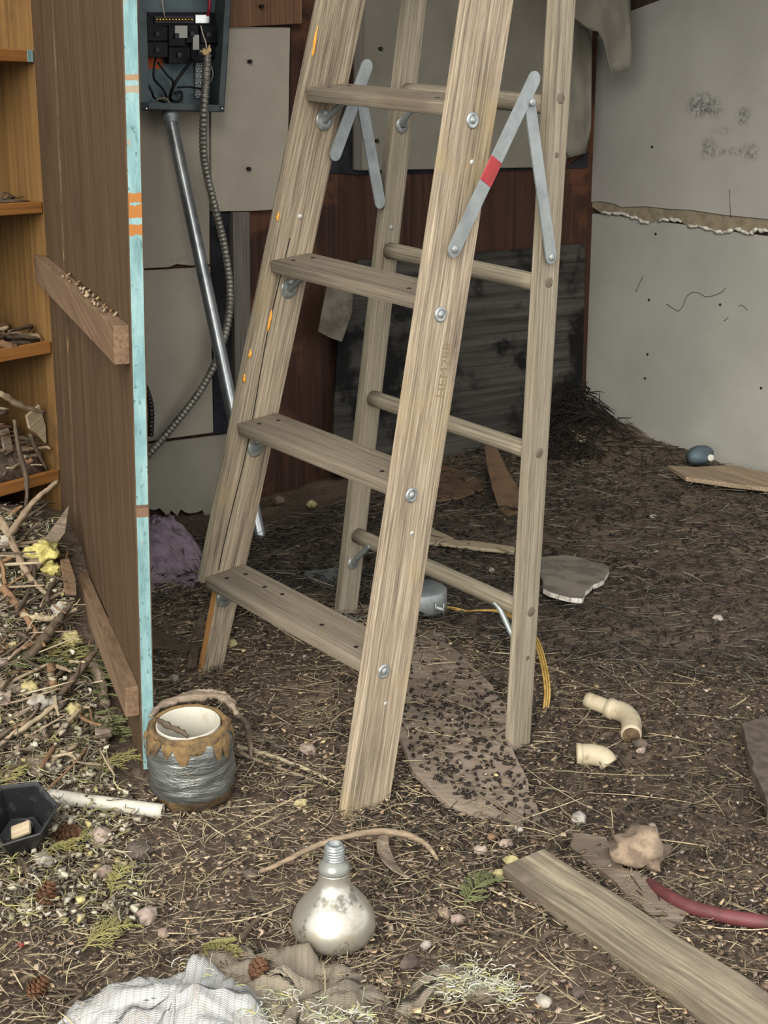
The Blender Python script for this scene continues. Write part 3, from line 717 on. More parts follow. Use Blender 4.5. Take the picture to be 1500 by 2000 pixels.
# ================================================================== THINGS ON THE BACK WALL
# ------------------------------------------------------------------ electrical panel without its cover
pc = [(262, -70), (456, -70), (438, 219), (271, 213)]
fpts = [bw(x, y, .125) for x, y in pc]
panel = thing('electrical_panel', fpts[3], 'grey steel electrical panel box with its cover off, wires exposed', 'electrical panel')
bpts = [p - NB*.098 for p in fpts]
ctr = sum(fpts)/4
slab('back_plate', [p + NB*.004 for p in bpts], .004, NB, M_panelb, panel, bev=0)
fl = .020
def inset(P, d): return [p + nrm(ctr-p)*d for p in P]
for i in range(4):
    a, b = fpts[i], fpts[(i+1) % 4]; inn = nrm(np.cross(NB, b-a)); 
    if np.dot(inn, ctr-(a+b)/2) < 0: inn = -inn
    hexa('side', [a, b, b-NB*.096, a-NB*.096], [p+inn*.0025 for p in (a, b, b-NB*.096, a-NB*.096)], M_panel, panel, bev=0)
    w_ = fl if i != 3 else fl*1.7
    hexa('flange', [a, b, b+inn*w_, a+inn*w_], [p-NB*.0025 for p in (a, b, b+inn*w_, a+inn*w_)], M_panel, panel, bev=0)
def pp(x, y, off): return bw(x, y, off)
def pbox(name, x0, y0, x1, y1, o0, o1, mat, parent=panel, bev=.002):
    q = [pp(x0, y0, o1), pp(x1, y0, o1), pp(x1, y1, o1), pp(x0, y1, o1)]
    return hexa(name, q, [p-NB*(o1-o0) for p in q], mat, parent, bev=bev)
bl = pbox('breaker_base', 287, 24, 420, 112, .03, .06, M_bk)
for (x0, y0, x1, y1, h) in ((288, 52, 328, 80, .078), (288, 82, 328, 112, .08), (330, 50, 362, 90, .085), (364, 48, 388, 84, .078), (330, 92, 372, 124, .075), (374, 86, 408, 120, .08), (392, 50, 424, 84, .074)):
    b_ = pbox('breaker', x0, y0, x1, y1, .05, h, M_bk, panel)
    pbox('toggle', (x0+x1)/2-4, (y0+y1)/2-5, (x0+x1)/2+4, (y0+y1)/2+5, h, h+.008, M_bk2, b_, bev=.001)
bus = pbox('neutral_bar', 302, 30, 380, 46, .055, .068, M_bk2)
for k in range(12): lathe('screw', [(.0042, 0), (.0042, .004), (.002, .005)], M_brass, bus, base=pp(306+k*6.2, 38, .068), axis=NB, seg=8)
pbox('lug', 382, 28, 410, 46, .05, .07, M_silver)
gb = pbox('ground_bar', 382, 122, 396, 192, .03, .042, M_galv)
for k in range(6):
    for j in range(2): lathe('screw', [(.0038, 0), (.0038, .004), (.002, .005)], M_silver, gb, base=pp(385+j*8-(k*.6), 128+k*11.5, .042), axis=NB, seg=8)
pbox('warning_sticker', 282, 113, 318, 134, .031, .033, M_orange, bev=0)
pbox('rating_label', 377, 68, 389, 97, .08, .0815, M_tealp, bev=0); pbox('label_tag', 342, 50, 366, 74, .0851, .0865, M_tealp, bev=0)
def wire(name, L, r, mat, parent=panel, n=20): return tube(name, [pp(x, y, o) for x, y, o in L], r, mat, parent, seg=6, n=n)
wire('black_wire', [(304, 112, .07), (300, 138, .085), (302, 156, .08), (318, 174, .07), (326, 190, .06)], .0035, M_wireb)
wire('black_wire', [(308, 122, .07), (326, 146, .085), (338, 160, .08), (334, 186, .06)], .0035, M_wireb)
wire('black_wire', [(376, 116, .08), (356, 142, .085), (340, 166, .08), (332, 192, .06), (344, 200, .05)], .0048, M_wireb)
wire('black_wire', [(284, 158, .07), (296, 178, .085), (302, 192, .07), (322, 200, .06)], .0035, M_wireb)
wire('black_wire', [(346, 171, .07), (368, 170, .085), (396, 174, .08)], .0033, M_wireb)
wire('black_wire', [(282, 196, .08), (306, 206, .09), (330, 202, .08), (352, 196, .07), (354, 180, .06), (342, 182, .06)], .0045, M_bk2, n=28)
wire('grey_wire', [(304, 196, .07), (322, 192, .09), (338, 206, .09), (356, 202, .07)], .003, M_stick)
wire('red_wire', [(408, -40, .07), (409, 10, .085), (406, 30, .07)], .005, M_wirer)
wire('white_wire', [(312, -40, .08), (318, 12, .09), (322, 36, .07)], .0022, M_wirew)
wire('white_wire', [(392, 50, .085), (396, 66, .09), (402, 84, .105), (404, 104, .115)], .0022, M_wirew)
wire('white_wire', [(413, 130, .06), (416, 145, .07), (412, 160, .06)], .0018, M_wirew)
for (x, y) in ((286, 214), (434, 214)):
    lathe('mounting_screw', [(.004, 0), (.004, .002), (.002, .003)], M_silver, panel, base=pp(x, y-2, .125), axis=NB, seg=8)
# ------------------------------------------------------------------ conduits
def ribbed(name, L, r, mat, per, label, cat, n=400, f=None):
    P = [bw(*q) if f is None else f(*q) for q in L]; Q = smooth_path(P, n)
    d = np.r_[0, np.cumsum(np.linalg.norm(np.diff(Q, axis=0), axis=1))]
    R = r*(1+.10*np.sin(2*np.pi*d/per)); V, Fc = tube_geo(Q, R, 10); 
    return tag(mk(name, V, Fc, mat, smooth=True), label, cat)
fx = ribbed('flexible_conduit', [(405, 106, .135), (402, 160, .15), (398, 220, .15), (397, 290, .12), (404, 340, .10), (421, 410, .09), (438, 480, .08), (449, 560, .08), (446, 625, .085), (428, 690, .09), (393, 760, .08), (338, 832, .06), (288, 890, .05), (262, 918, .05)], .0118, M_flex, .0135, 'long ribbed steel flexible conduit curling down from the electrical panel', 'conduit', n=620)
sl_ = []
for (dx, dy) in ((-8, -14), (6, -20), (-14, -10)):
    a = bw(404, 108, .135); b = bw(404+dx, 108+dy, .145); sl_.append(tube('paper_wrap', [a, (a+b)/2+NB*.004, b], [.006, .007, .002], M_tan, fx, seg=6, n=7, rough=.3))
ribbed('flexible_conduit', [(256, 720, .03), (272, 738, .035), (287, 765, .04), (295, 800, .04), (294, 852, .04)], .0098, M_flexd, .0125, 'short dark ribbed conduit end showing behind the turquoise door edge', 'conduit', n=180)
a = bw(331, 222, .09); b = bw(506, 1046, .62)
Q = a + (b-a)*np.linspace(-.02, 1.03, 30)[:, None]
pr, po = tube_geo(Q, .0195, 20, caps=True)
cond = tag(mk('conduit_pipe', pr, po, M_emt, smooth=True), 'shiny straight steel conduit pipe slanting from the panel to the floor', 'pipe')
ax = nrm(b-a); lathe('connector', [(.021, 0), (.026, .004), (.026, .018), (.023, .022), (.0215, .034), (.0205, .036)], M_galv, cond, base=a-ax*.004, axis=ax, seg=18)
# ------------------------------------------------------------------ dark sheet leaning on the back wall
dk = [(700, 508), (900, 496), (1143, 476), (1141, 640), (1136, 826), (1080, 846), (940, 880), (700, 930), (648, 925), (655, 760), (662, 620), (690, 560)]
P = [bw(x, y, .03 + .05*max(0, (y-470)/430)) for x, y in dk]
tag(slab('plywood_sheet', P, .01, NB+UP*.15, M_dark, fr=np.array([EB, UP, NB]), bev=.001), 'soot-black and grey plywood sheet leaning low against the back wall', 'plywood sheet')
# grey folded paper hanging at the edge of the sheet
P = [bw(x, y, .12) for x, y in ((640, 555), (690, 560), (688, 610), (668, 668), (645, 660), (622, 648), (628, 615))]
tag(slab('folded_paper', P, .006, NB, M_greyslab, bev=.001), 'grey folded paper flap caught beside the dark sheet', 'paper')
# torn grey paper drooping in the far corner above
def hang(name, outline, off, mat, label, cat, amp=.03, n=14):
    xs_ = [p[0] for p in outline]; ys_ = [p[1] for p in outline]; P = resample([(x, y) for x, y in outline], 60); c = P.mean(0); V = []; rings = 8
    for k in range(rings+1):
        t = 1-k/rings
        for q in (P if k < rings else [c]):
            w = c + (q-c)*t; z = mnoise.noise(Vector((w[0]*.022, w[1]*.012, 3.3)))+.4*mnoise.noise(Vector((w[0]*.07, w[1]*.03, 1.3)))
            V.append(bw(w[0], w[1], off + amp*z))
    m = 60; Fc = [(k*m+i, k*m+(i+1) % m, (k+1)*m+(i+1) % m, (k+1)*m+i) for k in range(rings-1) for i in range(m)] + [((rings-1)*m+i, (rings-1)*m+(i+1) % m, rings*m) for i in range(m)]
    o = mk(name, V, Fc, mat, smooth=True); md = o.modifiers.new('thickness', 'SOLIDIFY'); md.thickness = .003; return tag(o, label, cat)
hang('torn_paper', [(1095, -120), (1228, -120), (1231, 20), (1232, 70), (1234, 104), (1229, 141), (1216, 137), (1206, 141), (1194, 148), (1187, 122), (1178, 80), (1168, 62), (1150, 58), (1122, 36), (1095, 20)], .30, M_gypb, 'torn grey paper drooping in the upper far corner of the shed', 'paper')
hang('wallboard_flap', [(1122, 44), (1150, 60), (1156, 90), (1154, 250), (1144, 298), (1110, 308), (1104, 290), (1112, 160)], .075, M_gypb, 'bulging wallboard corner flap in front of the back wall', 'wallboard', amp=.025)

# ================================================================== THINGS ON THE GROUND
# ------------------------------------------------------------------ heat-lamp bulb standing on its face
B = grd(651, 1836); B[2] = g1(B[0], B[1])-.002
bulb = thing('reflector_bulb', B, 'silvery dust-stained reflector bulb standing face down near the cloth', 'light bulb')
tilt_ax = nrm((.02, .02, 1))
ZS = .76
gp = [(.0008, .004), (.02, .001), (.036, .002), (.05, .007), (.0585, .017), (.0628, .031), (.0636, .044), (.0618, .058), (.057, .074), (.0495, .089), (.041, .102), (.0335, .113), (.028, .122), (.0248, .131), (.0235, .142), (.0232, .152), (.0238, .156)]
lathe('glass', [(r, z*ZS) for r, z in gp], M_bulb, bulb, base=B, axis=tilt_ax, seg=48)
lathe('neck', [(r, z*ZS) for r, z in ((.0238, .1555), (.0245, .160), (.0235, .168), (.0195, .176), (.0155, .180), (.0145, .181))], M_neck, bulb, base=B, axis=tilt_ax, seg=40)
prof = [(.0135, .178)]
for k in range(5):
    z = .181+k*.0056; prof += [(.0152, z), (.0158, z+.0014), (.0152, z+.0028), (.0136, z+.0042)]
prof += [(.0142, .210), (.0125, .2135), (.0098, .2145), (.0095, .206), (.0005, .2055)]
lathe('screw_base', [(r, z*ZS) for r, z in prof], M_washer, bulb, base=B, axis=tilt_ax, seg=36)
# ------------------------------------------------------------------ foam-wrapped pipe section
Bp = grd(378, 1545); Bp[2] = g1(Bp[0], Bp[1])+.002
pa = nrm((-.02, -.10, 1)); 
fp = thing('pipe_section', Bp, 'short white pipe section wrapped in yellow foam and silver tape at the door foot', 'pipe section')
lathe('pipe', [(.0555, .0), (.0555, .134), (.054, .136), (.0525, .134), (.0525, .0)], M_pvc, fp, base=Bp, axis=pa, seg=48, closed=True)
lathe('pipe_floor', [(.052, .004), (.052, .010)], M_pvc, fp, base=Bp, axis=pa, seg=40)
lathe('foam', [(.056, .0), (.0705, .001), (.071, .03), (.0705, .09), (.0705, .124), (.0685, .132), (.063, .137), (.056, .131)], M_foam, fp, base=Bp, axis=pa, seg=80, wob=.09, closed=True)
lathe('tape_wrap', [(.0705, .016), (.074, .019), (.0735, .036), (.075, .040), (.0738, .056), (.0752, .060), (.0738, .078), (.0755, .083), (.074, .100), (.0752, .104), (.073, .121), (.070, .124)], M_tape, fp, base=Bp, axis=pa, seg=80, wob=.045, closed=True)
fr_p = frame_from(pa)
for k in range(9):
    a_ = -2.8+k*.36+random.uniform(-.12, .12); z1 = .10+random.uniform(-.016, .012); e_ = lambda r, z, w=0: Bp + pa*z + r*(math.cos(a_+w)*fr_p[1] + math.sin(a_+w)*fr_p[2])
    wd = random.uniform(.08, .2); V = []; ROW = [(.0695, .130, 1.3), (.0735, .124, 1.25), (.0765, .117, 1.0), (.0768, (z1+.117)/2, .7), (.0755, z1, .5)]
    for (r_, z_, f_) in ROW:
        for w in np.linspace(-1, 1, 7): V.append(e_(r_+.0012*(1-w*w)+random.uniform(-.0006, .0006), z_+random.uniform(-.003, .003)+(.004*w*w if z_ == z1 else 0), w*wd*f_))
    Fc = [(i*7+q, i*7+q+1, (i+1)*7+q+1, (i+1)*7+q) for i in range(4) for q in range(6)]
    mk('foam_smear', V, Fc, M_foam, fp, smooth=True)
def prim(a, r, z): return Bp + pa*z + r*(math.cos(a)*fr_p[1] + math.sin(a)*fr_p[2])
# twig lying across the pipe mouth and roots over its rim
TP = lambda x, y, z: hit(x, y, Bp + pa*z, pa)
tag(tube('twig', [TP(304, 1402, .142), (TP(318, 1412, .146)), TP(345, 1425, .146), TP(366, 1437, .142)], [.002, .006, .0055, .003], M_stickd, seg=8, n=16, rough=.25), 'dark twig lying across the mouth of the foam-wrapped pipe', 'twig')
ROOTS = [([(294, 1400, .139), (312, 1380, .141), (345, 1368, .142), (384, 1360, .144), (420, 1358, .143), (448, 1372, .140), (464, 1396, .13)], .0075, 'shaggy grey root curling over the rim of the foam-wrapped pipe'),
         ([(330, 1366, .138), (372, 1354, .146), (410, 1350, .148), (436, 1356, .146), (462, 1376, .138)], .005, 'thin pale root lying along the back rim of the foam-wrapped pipe')]
for L, r, lb_ in ROOTS:
    tag(tube('root', [TP(x, y, z) for x, y, z in L], [r*.5, r, r*1.1, r, r*.6], M_bark, seg=8, n=36, rough=.3), lb_, 'root')
def gpath(L): return [grd(x, y, u) for x, y, u in L]
def stick(name, L, r, mat, label, cat='stick', group=None, seg=7, n=None, rough=.15):
    P = gpath([(q[0], q[1], q[2] if len(q) > 2 else .004) for q in L])
    o = tube(name, P, r, mat, seg=seg, n=n or 6+6*len(P), rough=rough); return tag(o, label, cat, group)
stick('root', [(464, 1396, .115), (482, 1418, .07), (488, 1450, .03), (492, 1484, .006)], [.006, .007, .006, .003], M_bark, 'grey root hanging down beside the foam-wrapped pipe', 'root')
stick('stick', [(462, 1458, .012), (510, 1470), (560, 1488), (620, 1512), (655, 1530)], [.005, .0045, .004, .003], M_stickp, 'long pale stick lying from the foam pipe to the ladder foot')
stick('stick', [(468, 1470, .01), (520, 1492), (580, 1512), (640, 1536)], [.004, .004, .003, .002], M_stick, 'grey stick just below the long pale one at the ladder foot')
stick('branch', [(498, 1706, .004), (545, 1688, .012), (600, 1660, .028), (660, 1638, .035), (740, 1624, .038), (790, 1630, .035), (826, 1645, .022), (846, 1666, .012), (856, 1684, .002)], [.0032, .0042, .005, .0052, .0055, .006, .005, .004, .003], M_stick, 'thin arched grey branch rising behind the bulb', 'branch', n=60)
# dark strip of bark under the arched branch
Lb = gpath([(752, 1628, .03), (748, 1650, .02), (758, 1680, .012), (778, 1702, .008), (802, 1714, .005)]); Qb = smooth_path(Lb, 18); V = []; Fc = []
for i, p in enumerate(Qb):
    t = nrm(Qb[min(i+1, 17)]-Qb[max(i-1, 0)]); s = nrm(np.cross(t, UP)+UP*.5); w = .006+.008*math.sin(math.pi*i/17); nrmv = nrm(np.cross(t, s))
    V += [p-s*w+nrmv*.0015, p+s*w+nrmv*.0015, p+s*w-nrmv*.0015, p-s*w-nrmv*.0015]
    if i: Fc += [((i-1)*4+k, (i-1)*4+(k+1) % 4, i*4+(k+1) % 4, i*4+k) for k in range(4)]
Fc += [(3, 2, 1, 0), (17*4, 17*4+1, 17*4+2, 17*4+3)]
tag(mk('bark_strip', V, Fc, M_bark), 'dark curled strip of bark beneath the arched branch', 'bark')
# ------------------------------------------------------------------ white pipe on the ground
a = grd(84, 1553, .012); b = grd(318, 1585, .012); Q = a+(b-a)*np.linspace(0, 1, 14)[:, None]
V, Fc = tube_geo(Q, .0125, 18, caps=False); Vi, Fi = tube_geo(Q, .0102, 18, caps=False); m = len(V)
Fc += [tuple(m+k for k in f[::-1]) for f in Fi] + [(k, m+k, m+(k+1) % 18, (k+1) % 18) for k in range(18)] + [((13*18)+k, 13*18+(k+1) % 18, m+13*18+(k+1) % 18, m+13*18+k) for k in range(18)]
tag(mk('plastic_pipe', V+Vi, Fc, M_pvc, smooth=True), 'thin white plastic pipe lying in front of the foam-wrapped pipe', 'pipe')
# ------------------------------------------------------------------ black plastic cup on its side
Bc = grd(46, 1668, .0); ca = nrm((.10, -.42, .75)); fc_ = frame_from(ca); cup = thing('plastic_cup', Bc, 'broken six-sided black plastic cup at the left edge', 'plastic cup')
base_c = Bc + UP*.022 - nrm((.1, -.42, 0))*.02
def hexring(r, z, tw=0): return [base_c + ca*z + r*(math.cos(math.pi/3*k+tw)*fc_[1]*1.05 + math.sin(math.pi/3*k+tw)*fc_[2]) for k in range(6)]
rings = [hexring(.038, 0), hexring(.056, .072), hexring(.059, .077), hexring(.056, .079), hexring(.051, .074), hexring(.035, .006)]
rings[1][4] = rings[1][4]-ca*.02; rings[2][4] = rings[2][4]-ca*.02; rings[3][4] = rings[3][4]-ca*.02; rings[4][4] = rings[4][4]-ca*.02
V = [p for r in rings for p in r]; Fc = [(i*6+k, i*6+(k+1) % 6, (i+1)*6+(k+1) % 6, (i+1)*6+k) for i in range(5) for k in range(6)] + [tuple(range(6))[::-1], tuple(range(30, 36))]
V, Fc, _ = bevel_mesh(V, Fc, .002, 2); mk('body', V, Fc, M_bk2, cup)
lathe('collar', [(.013, 0), (.0145, .003), (.0145, .02), (.0125, .022), (.010, .018), (.010, 0)], M_bk2, cup, base=base_c + ca*.01 + fc_[1]*.005, axis=ca, seg=20, closed=True)
P = base_c + ca*.045 - fc_[2]*.018
tag(bevbox('wood_chip', P, frame_from(nrm(fc_[1]+ca*.5), ca), .034, .024, .008, M_stickp, bev=.003, wob=.002, cuts=2), 'pale ribbed wood chip sitting inside the black plastic cup', 'wood chip')
# ------------------------------------------------------------------ weathered timber at lower right
a = grd(1022, 1672, .034); b = grd(1500, 1988, .040); d = nrm(b-a); mid_ = a + d*.42 
frt = frame_from(d, nrm(UP+np.array([-.10, -.05, 0])))
V, Fc, _ = bevel_mesh(box_pts(mid_-UP*.019, frt, .84, .088, .038), BOXF, .006, 3, 14, .004, 14, 3)
tag(mk('timber', V, Fc, M_timber, frame=frt), 'silvery weathered timber length running off at the lower right', 'timber')
# ------------------------------------------------------------------ red hose
stick('hose', [(1268, 1722, .006), (1296, 1744, .011), (1340, 1768, .012), (1400, 1786, .012), (1460, 1797, .012), (1540, 1806, .012), (1640, 1810, .012)], [.007, .0105, .011, .0115, .012, .012, .012], M_hose, 'dusty red rubber hose coming in from the right edge', 'hose', seg=16, n=50, rough=0)
# ------------------------------------------------------------------ ivory pipe elbows
def elbow(L, R, label, flangeAt=None, name='pipe_elbow'):
    P = gpath(L); o = thing(name, P[0]-UP*.01, label, 'pipe fitting'); n = 30
    return o, P
o, P = elbow([(1146, 1366, .017), (1192, 1384, .018), (1217, 1392, .02), (1232, 1408, .02), (1233, 1436, .017)], .017, 'ivory plastic pipe with an elbow fitting on its end')
tube('pipe', [P[0], P[1]], .0165, M_pvcd, o, seg=20, n=6); tube('elbow', P[1:], .0205, M_pvcd, o, seg=20, n=24); tube('socket_rim', [P[1]-nrm(P[1]-P[0])*.006, P[1]+nrm(P[1]-P[0])*.012], .0215, M_pvcd, o, seg=20, n=3)
e_ = nrm(P[-1]-P[-2]); tube('foam_plug', [P[-1]-e_*.002, P[-1]+e_*.004], .017, M_foam, o, seg=16, n=3)
o, P = elbow([(1130, 1474, .017), (1155, 1474, .018), (1178, 1480, .014), (1190, 1494, .004)], .02, 'loose ivory plastic elbow half sunk in the litter')
tube('elbow', P, [.0205, .021, .0205, .019], M_pvcd, o, seg=20, n=20); tube('socket_rim', [P[0]-nrm(P[1]-P[0])*.004, P[0]+nrm(P[1]-P[0])*.006], .0225, M_pvcd, o, seg=20, n=3)
# ------------------------------------------------------------------ round metal box and yellow cord
Bm = grd(816, 1188); mb = thing('metal_junction_box', Bm, 'round galvanised junction box on the floor behind the ladder', 'junction box')
lathe('body', [(.064, 0), (.067, .003), (.067, .046), (.064, .05), (.004, .051)], M_galv, mb, base=Bm, axis=(0, 0, 1), seg=40); 
tube('stud', [Bm+UP*.05+[.006, -.01, 0], Bm+UP*.075+[.006, -.01, 0]], .004, M_galv, mb, seg=10, n=3)
cl_ = grd(856, 1190, .022); c2 = tube('clamp', [cl_-[.008, 0, -.006], cl_+[.012, -.006, 0]], .006, M_galv, mb, seg=8, n=4)
for dx in (-.006, .012): tube('clamp_screw', [cl_+[dx, -.006, -.012], cl_+[dx, -.006, .018]], .0018, M_washer, c2, seg=6, n=3)
cord = thing('power_cord', grd(1000, 1215), 'flat yellow cord running from the junction box past the ladder leg', 'cord')
CL = [(862, 1186, .02), (884, 1188, .012), (910, 1194, .008), (940, 1192, .012), (975, 1194, .02), (1010, 1210, .03), (1040, 1240, .045), (1056, 1275, .05), (1066, 1320, .04), (1069, 1355, .022), (1066, 1384, .002)]
for k in range(3):
    tube('strand', [p + np.array([.0050*(k-1), .0024*(k-1), 0]) for p in gpath(CL)], .0023, M_cord, cord, seg=7, n=70)
# ------------------------------------------------------------------ cloths
def cloth(name, outline, mat, label, cat, h=.03, amp=.016, freq=22, p=3, jag=.004, rings=16, n=90):
    return tag(lump(name, outline, mat, h=h, p=p, amp=amp, freq=freq, rings=rings, n=n, jag=jag), label, cat)
def fringe(parent, pts, cnt, ln, cols, spread=.012, r=.0007):
    V = []; Fc = []; C = []
    for _ in range(cnt):
        b = pts[random.randrange(len(pts))] + rng.normal(0, spread, 3)*[1, 1, .3]; b[2] = max(b[2], g1(b[0], b[1]))+.004
        a = random.uniform(0, 6.28); k = random.uniform(-2, 2); L = ln*random.uniform(.4, 1.3); P = [b]
        for s in range(4): a += k*.3; P.append(P[-1] + np.array([math.cos(a), math.sin(a), random.uniform(-.25, .4)])*L/4)
        v, f = tube_geo(P, r, 3, caps=False); o_ = len(V); V += v; Fc += [tuple(i+o_ for i in q) for q in f]; C += [random.choice(cols)]*len(v)
    o = mk('frayed_threads', V, Fc, M_vc, parent, cols=np.array(C)); o['kind'] = 'stuff'; return o
FC = [lin(c) for c in ('b8b5a8', 'aca896', '9c9f85', 'b3ad72', 'c4c0b2', '8f9679')]
k1 = cloth('knit_rag', [(108, 2010), (122, 1975), (140, 1955), (240, 1940), (340, 1918), (378, 1908), (392, 1880), (420, 1888), (455, 1920), (500, 1950), (535, 1990), (570, 2060), (480, 2110), (200, 2110)], M_knit, 'pale striped knit rag spread along the bottom edge', 'rag', h=.05, amp=.022, freq=18)
fringe(k1, gpath([(365, 1915, .02), (385, 1900, .02), (410, 1975, .03), (450, 1960, .03), (480, 1985, .03), (520, 1990, .02), (430, 1990, .03)]), 170, .022, FC)
k2 = cloth('beige_rag', [(380, 1855), (420, 1842), (520, 1842), (600, 1862), (690, 1885), (735, 1910), (770, 1960), (790, 2020), (800, 2090), (600, 2110), (500, 2000), (430, 1930), (392, 1890)], M_beige, 'crumpled dirty beige cloth just below the bulb', 'rag', h=.024, amp=.024, freq=22)
fringe(k2, gpath([(540, 1935, .02), (560, 1950, .02), (600, 1980, .03), (680, 1990, .03), (700, 1985, .02), (640, 2000, .03)]), 170, .022, FC)
k3 = cloth('torn_rag', [(765, 1985), (790, 1940), (815, 1912), (850, 1888), (890, 1890), (940, 1900), (985, 1912), (1004, 1940), (960, 1948), (900, 1945), (850, 1950), (815, 1975), (790, 2005)], M_beige, 'small torn rag scrap with frayed white threads right of the bulb', 'rag', h=.02, amp=.014, n=70)
fringe(k3, gpath([(865, 1915, .02), (890, 1930, .02), (920, 1920, .02), (950, 1915, .02), (980, 1935, .015), (880, 1950, .015), (930, 1900, .02), (995, 1945, .01)]), 330, .018, FC)
cloth('fibre_mat', [(262, 1070), (290, 1052), (330, 1034), (350, 1046), (366, 1066), (396, 1086), (392, 1118), (372, 1142), (345, 1140), (320, 1152), (285, 1165), (262, 1150)], M_pink, 'mauve fibrous mat lying behind the door by the wall', 'fibre mat', h=.055, amp=.03, freq=12, p=3)
# ------------------------------------------------------------------ flat boards, slabs and scraps
PLANES = []
def gslab(name, outline, th, mat, label, cat, up=.004, sides=None, tilt=(0, 0), L=(1, 0, 0), jag=0, n=None):
    Q = [grd(x, y, up) for x, y in outline]
    if n: Q = list(resample(Q, n))
    Q = np.array(Q); c = Q.mean(0); A = np.c_[Q[:, 0]-c[0], Q[:, 1]-c[1], np.ones(len(Q))]; k = np.linalg.lstsq(A, Q[:, 2], rcond=None)[0]
    if jag: Q[:, :2] += rng.normal(0, jag, (len(Q), 2))
    Q[:, 2] = k[2] + (k[0]+tilt[0])*(Q[:, 0]-c[0]) + (k[1]+tilt[1])*(Q[:, 1]-c[1])
    nv = nrm((-k[0]-tilt[0], -k[1]-tilt[1], 1)); PLANES.append((c, k))
    return tag(slab(name, list(Q), th, nv, mat, bev=.001, sides=sides, fr=frame_from(L, nv)), label, cat)
gslab('flat_board', [(768, 1240), (850, 1226), (925, 1300), (985, 1385), (1000, 1480), (1040, 1560), (1105, 1625), (1010, 1612), (880, 1575), (800, 1510), (765, 1400)], .012, M_flat, 'flat weathered board sunk in the floor between the ladder feet, strewn with pellets', 'board', up=.010, n=46, jag=.0035)
gslab('flat_board', [(1120, 1625), (1180, 1632), (1215, 1690), (1290, 1720), (1345, 1790), (1300, 1815), (1200, 1720), (1110, 1655)], .012, M_flat, 'dusty flat board between the timber and the red hose', 'board', up=.008, n=36, jag=.003)
gslab('wallboard_scrap', [(1058, 1088), (1110, 1084), (1150, 1092), (1190, 1104), (1186, 1122), (1165, 1140), (1145, 1156), (1138, 1170), (1118, 1168), (1062, 1150)], .014, M_greyslab, 'broken wallboard scrap with a white edge behind the right ladder leg', 'wallboard', up=.03, sides=M_white, n=30, jag=.003)
gslab('wood_strip', [(828, 1028), (850, 1034), (890, 1052), (940, 1058), (1006, 1068), (1004, 1077), (940, 1070), (860, 1060), (826, 1060)], .010, M_stickp, 'thin pale broken strip on the floor behind the ladder', 'wood strip', up=.014)
gslab('cardboard_scrap', [(944, 906), (960, 902), (990, 935), (1018, 958), (1062, 985), (1076, 1004), (1030, 1004), (984, 988), (962, 955), (950, 930)], .006, M_card, 'pointed brown cardboard scrap standing up behind the ladder', 'cardboard', up=.035, tilt=(0, .25))
gslab('cardboard_sheet', [(820, 905), (880, 908), (935, 935), (945, 955), (900, 972), (820, 982)], .006, M_card, 'flat brown cardboard sheet on the floor near the dark sheet', 'cardboard', up=.01)
gslab('metal_sheet', [(596, 1118), (668, 1108), (712, 1195), (690, 1222), (640, 1212), (584, 1178)], .003, M_galv, 'dull grey metal sheet under the rear ladder leg', 'metal sheet', up=.012)
gslab('stone_slab', [(1452, 1412), (1480, 1396), (1560, 1390), (1600, 1480), (1590, 1600), (1500, 1580), (1470, 1500)], .03, M_dkst, 'grey-brown slab at the right edge', 'slab', up=.03, n=26, jag=.003)
gslab('plank', [(1305, 908), (1360, 912), (1430, 908), (1530, 930), (1540, 956), (1440, 946), (1340, 932)], .015, M_stick, 'grey plank along the foot of the right wall', 'plank', up=.03, L=ER)
gslab('wood_scrap', [(392, 1192), (402, 1194), (394, 1250), (384, 1300), (364, 1302), (374, 1250)], .008, M_stickd, 'dark wooden slat beside the split ladder foot', 'wood scrap', up=.012, L=(-.1, 1, 0))
gslab('wood_scrap', [(288, 1222), (330, 1238), (372, 1262), (366, 1274), (330, 1266), (288, 1264)], .012, M_stickd, 'broken dark board end beside the door behind the foam pipe', 'wood scrap', up=.016)
Bt = grd(1366, 906, .02); tl = thing('plastic_float', Bt, 'dusty teal plastic lump with a pale plug by the right wall', 'plastic lump')
rock('body', Bt, .052, M_teal, (1.25, .8, .62), 3.0, 3, .12, 1.2, tl, 0); lathe('plug', [(.012, 0), (.012, .006), (.008, .008)], M_tealp, tl, base=Bt+np.array([.028, -.036, .03]), axis=(.2, -1, .2), seg=16)
P = grd(1122, 868, .01); tag(rock('wood_chunk', P, .058, M_stickp, (1.5, .6, .55), 2.0, 3, .3), 'pale rotten wood chunk in the far corner', 'wood chunk')
P = grd(1246, 1690); tag(rock('stone', P, .044, M_stone, (1.05, .85, .78), 5.0, 3, .55, 1.9), 'tan angular stone above the red hose', 'stone')

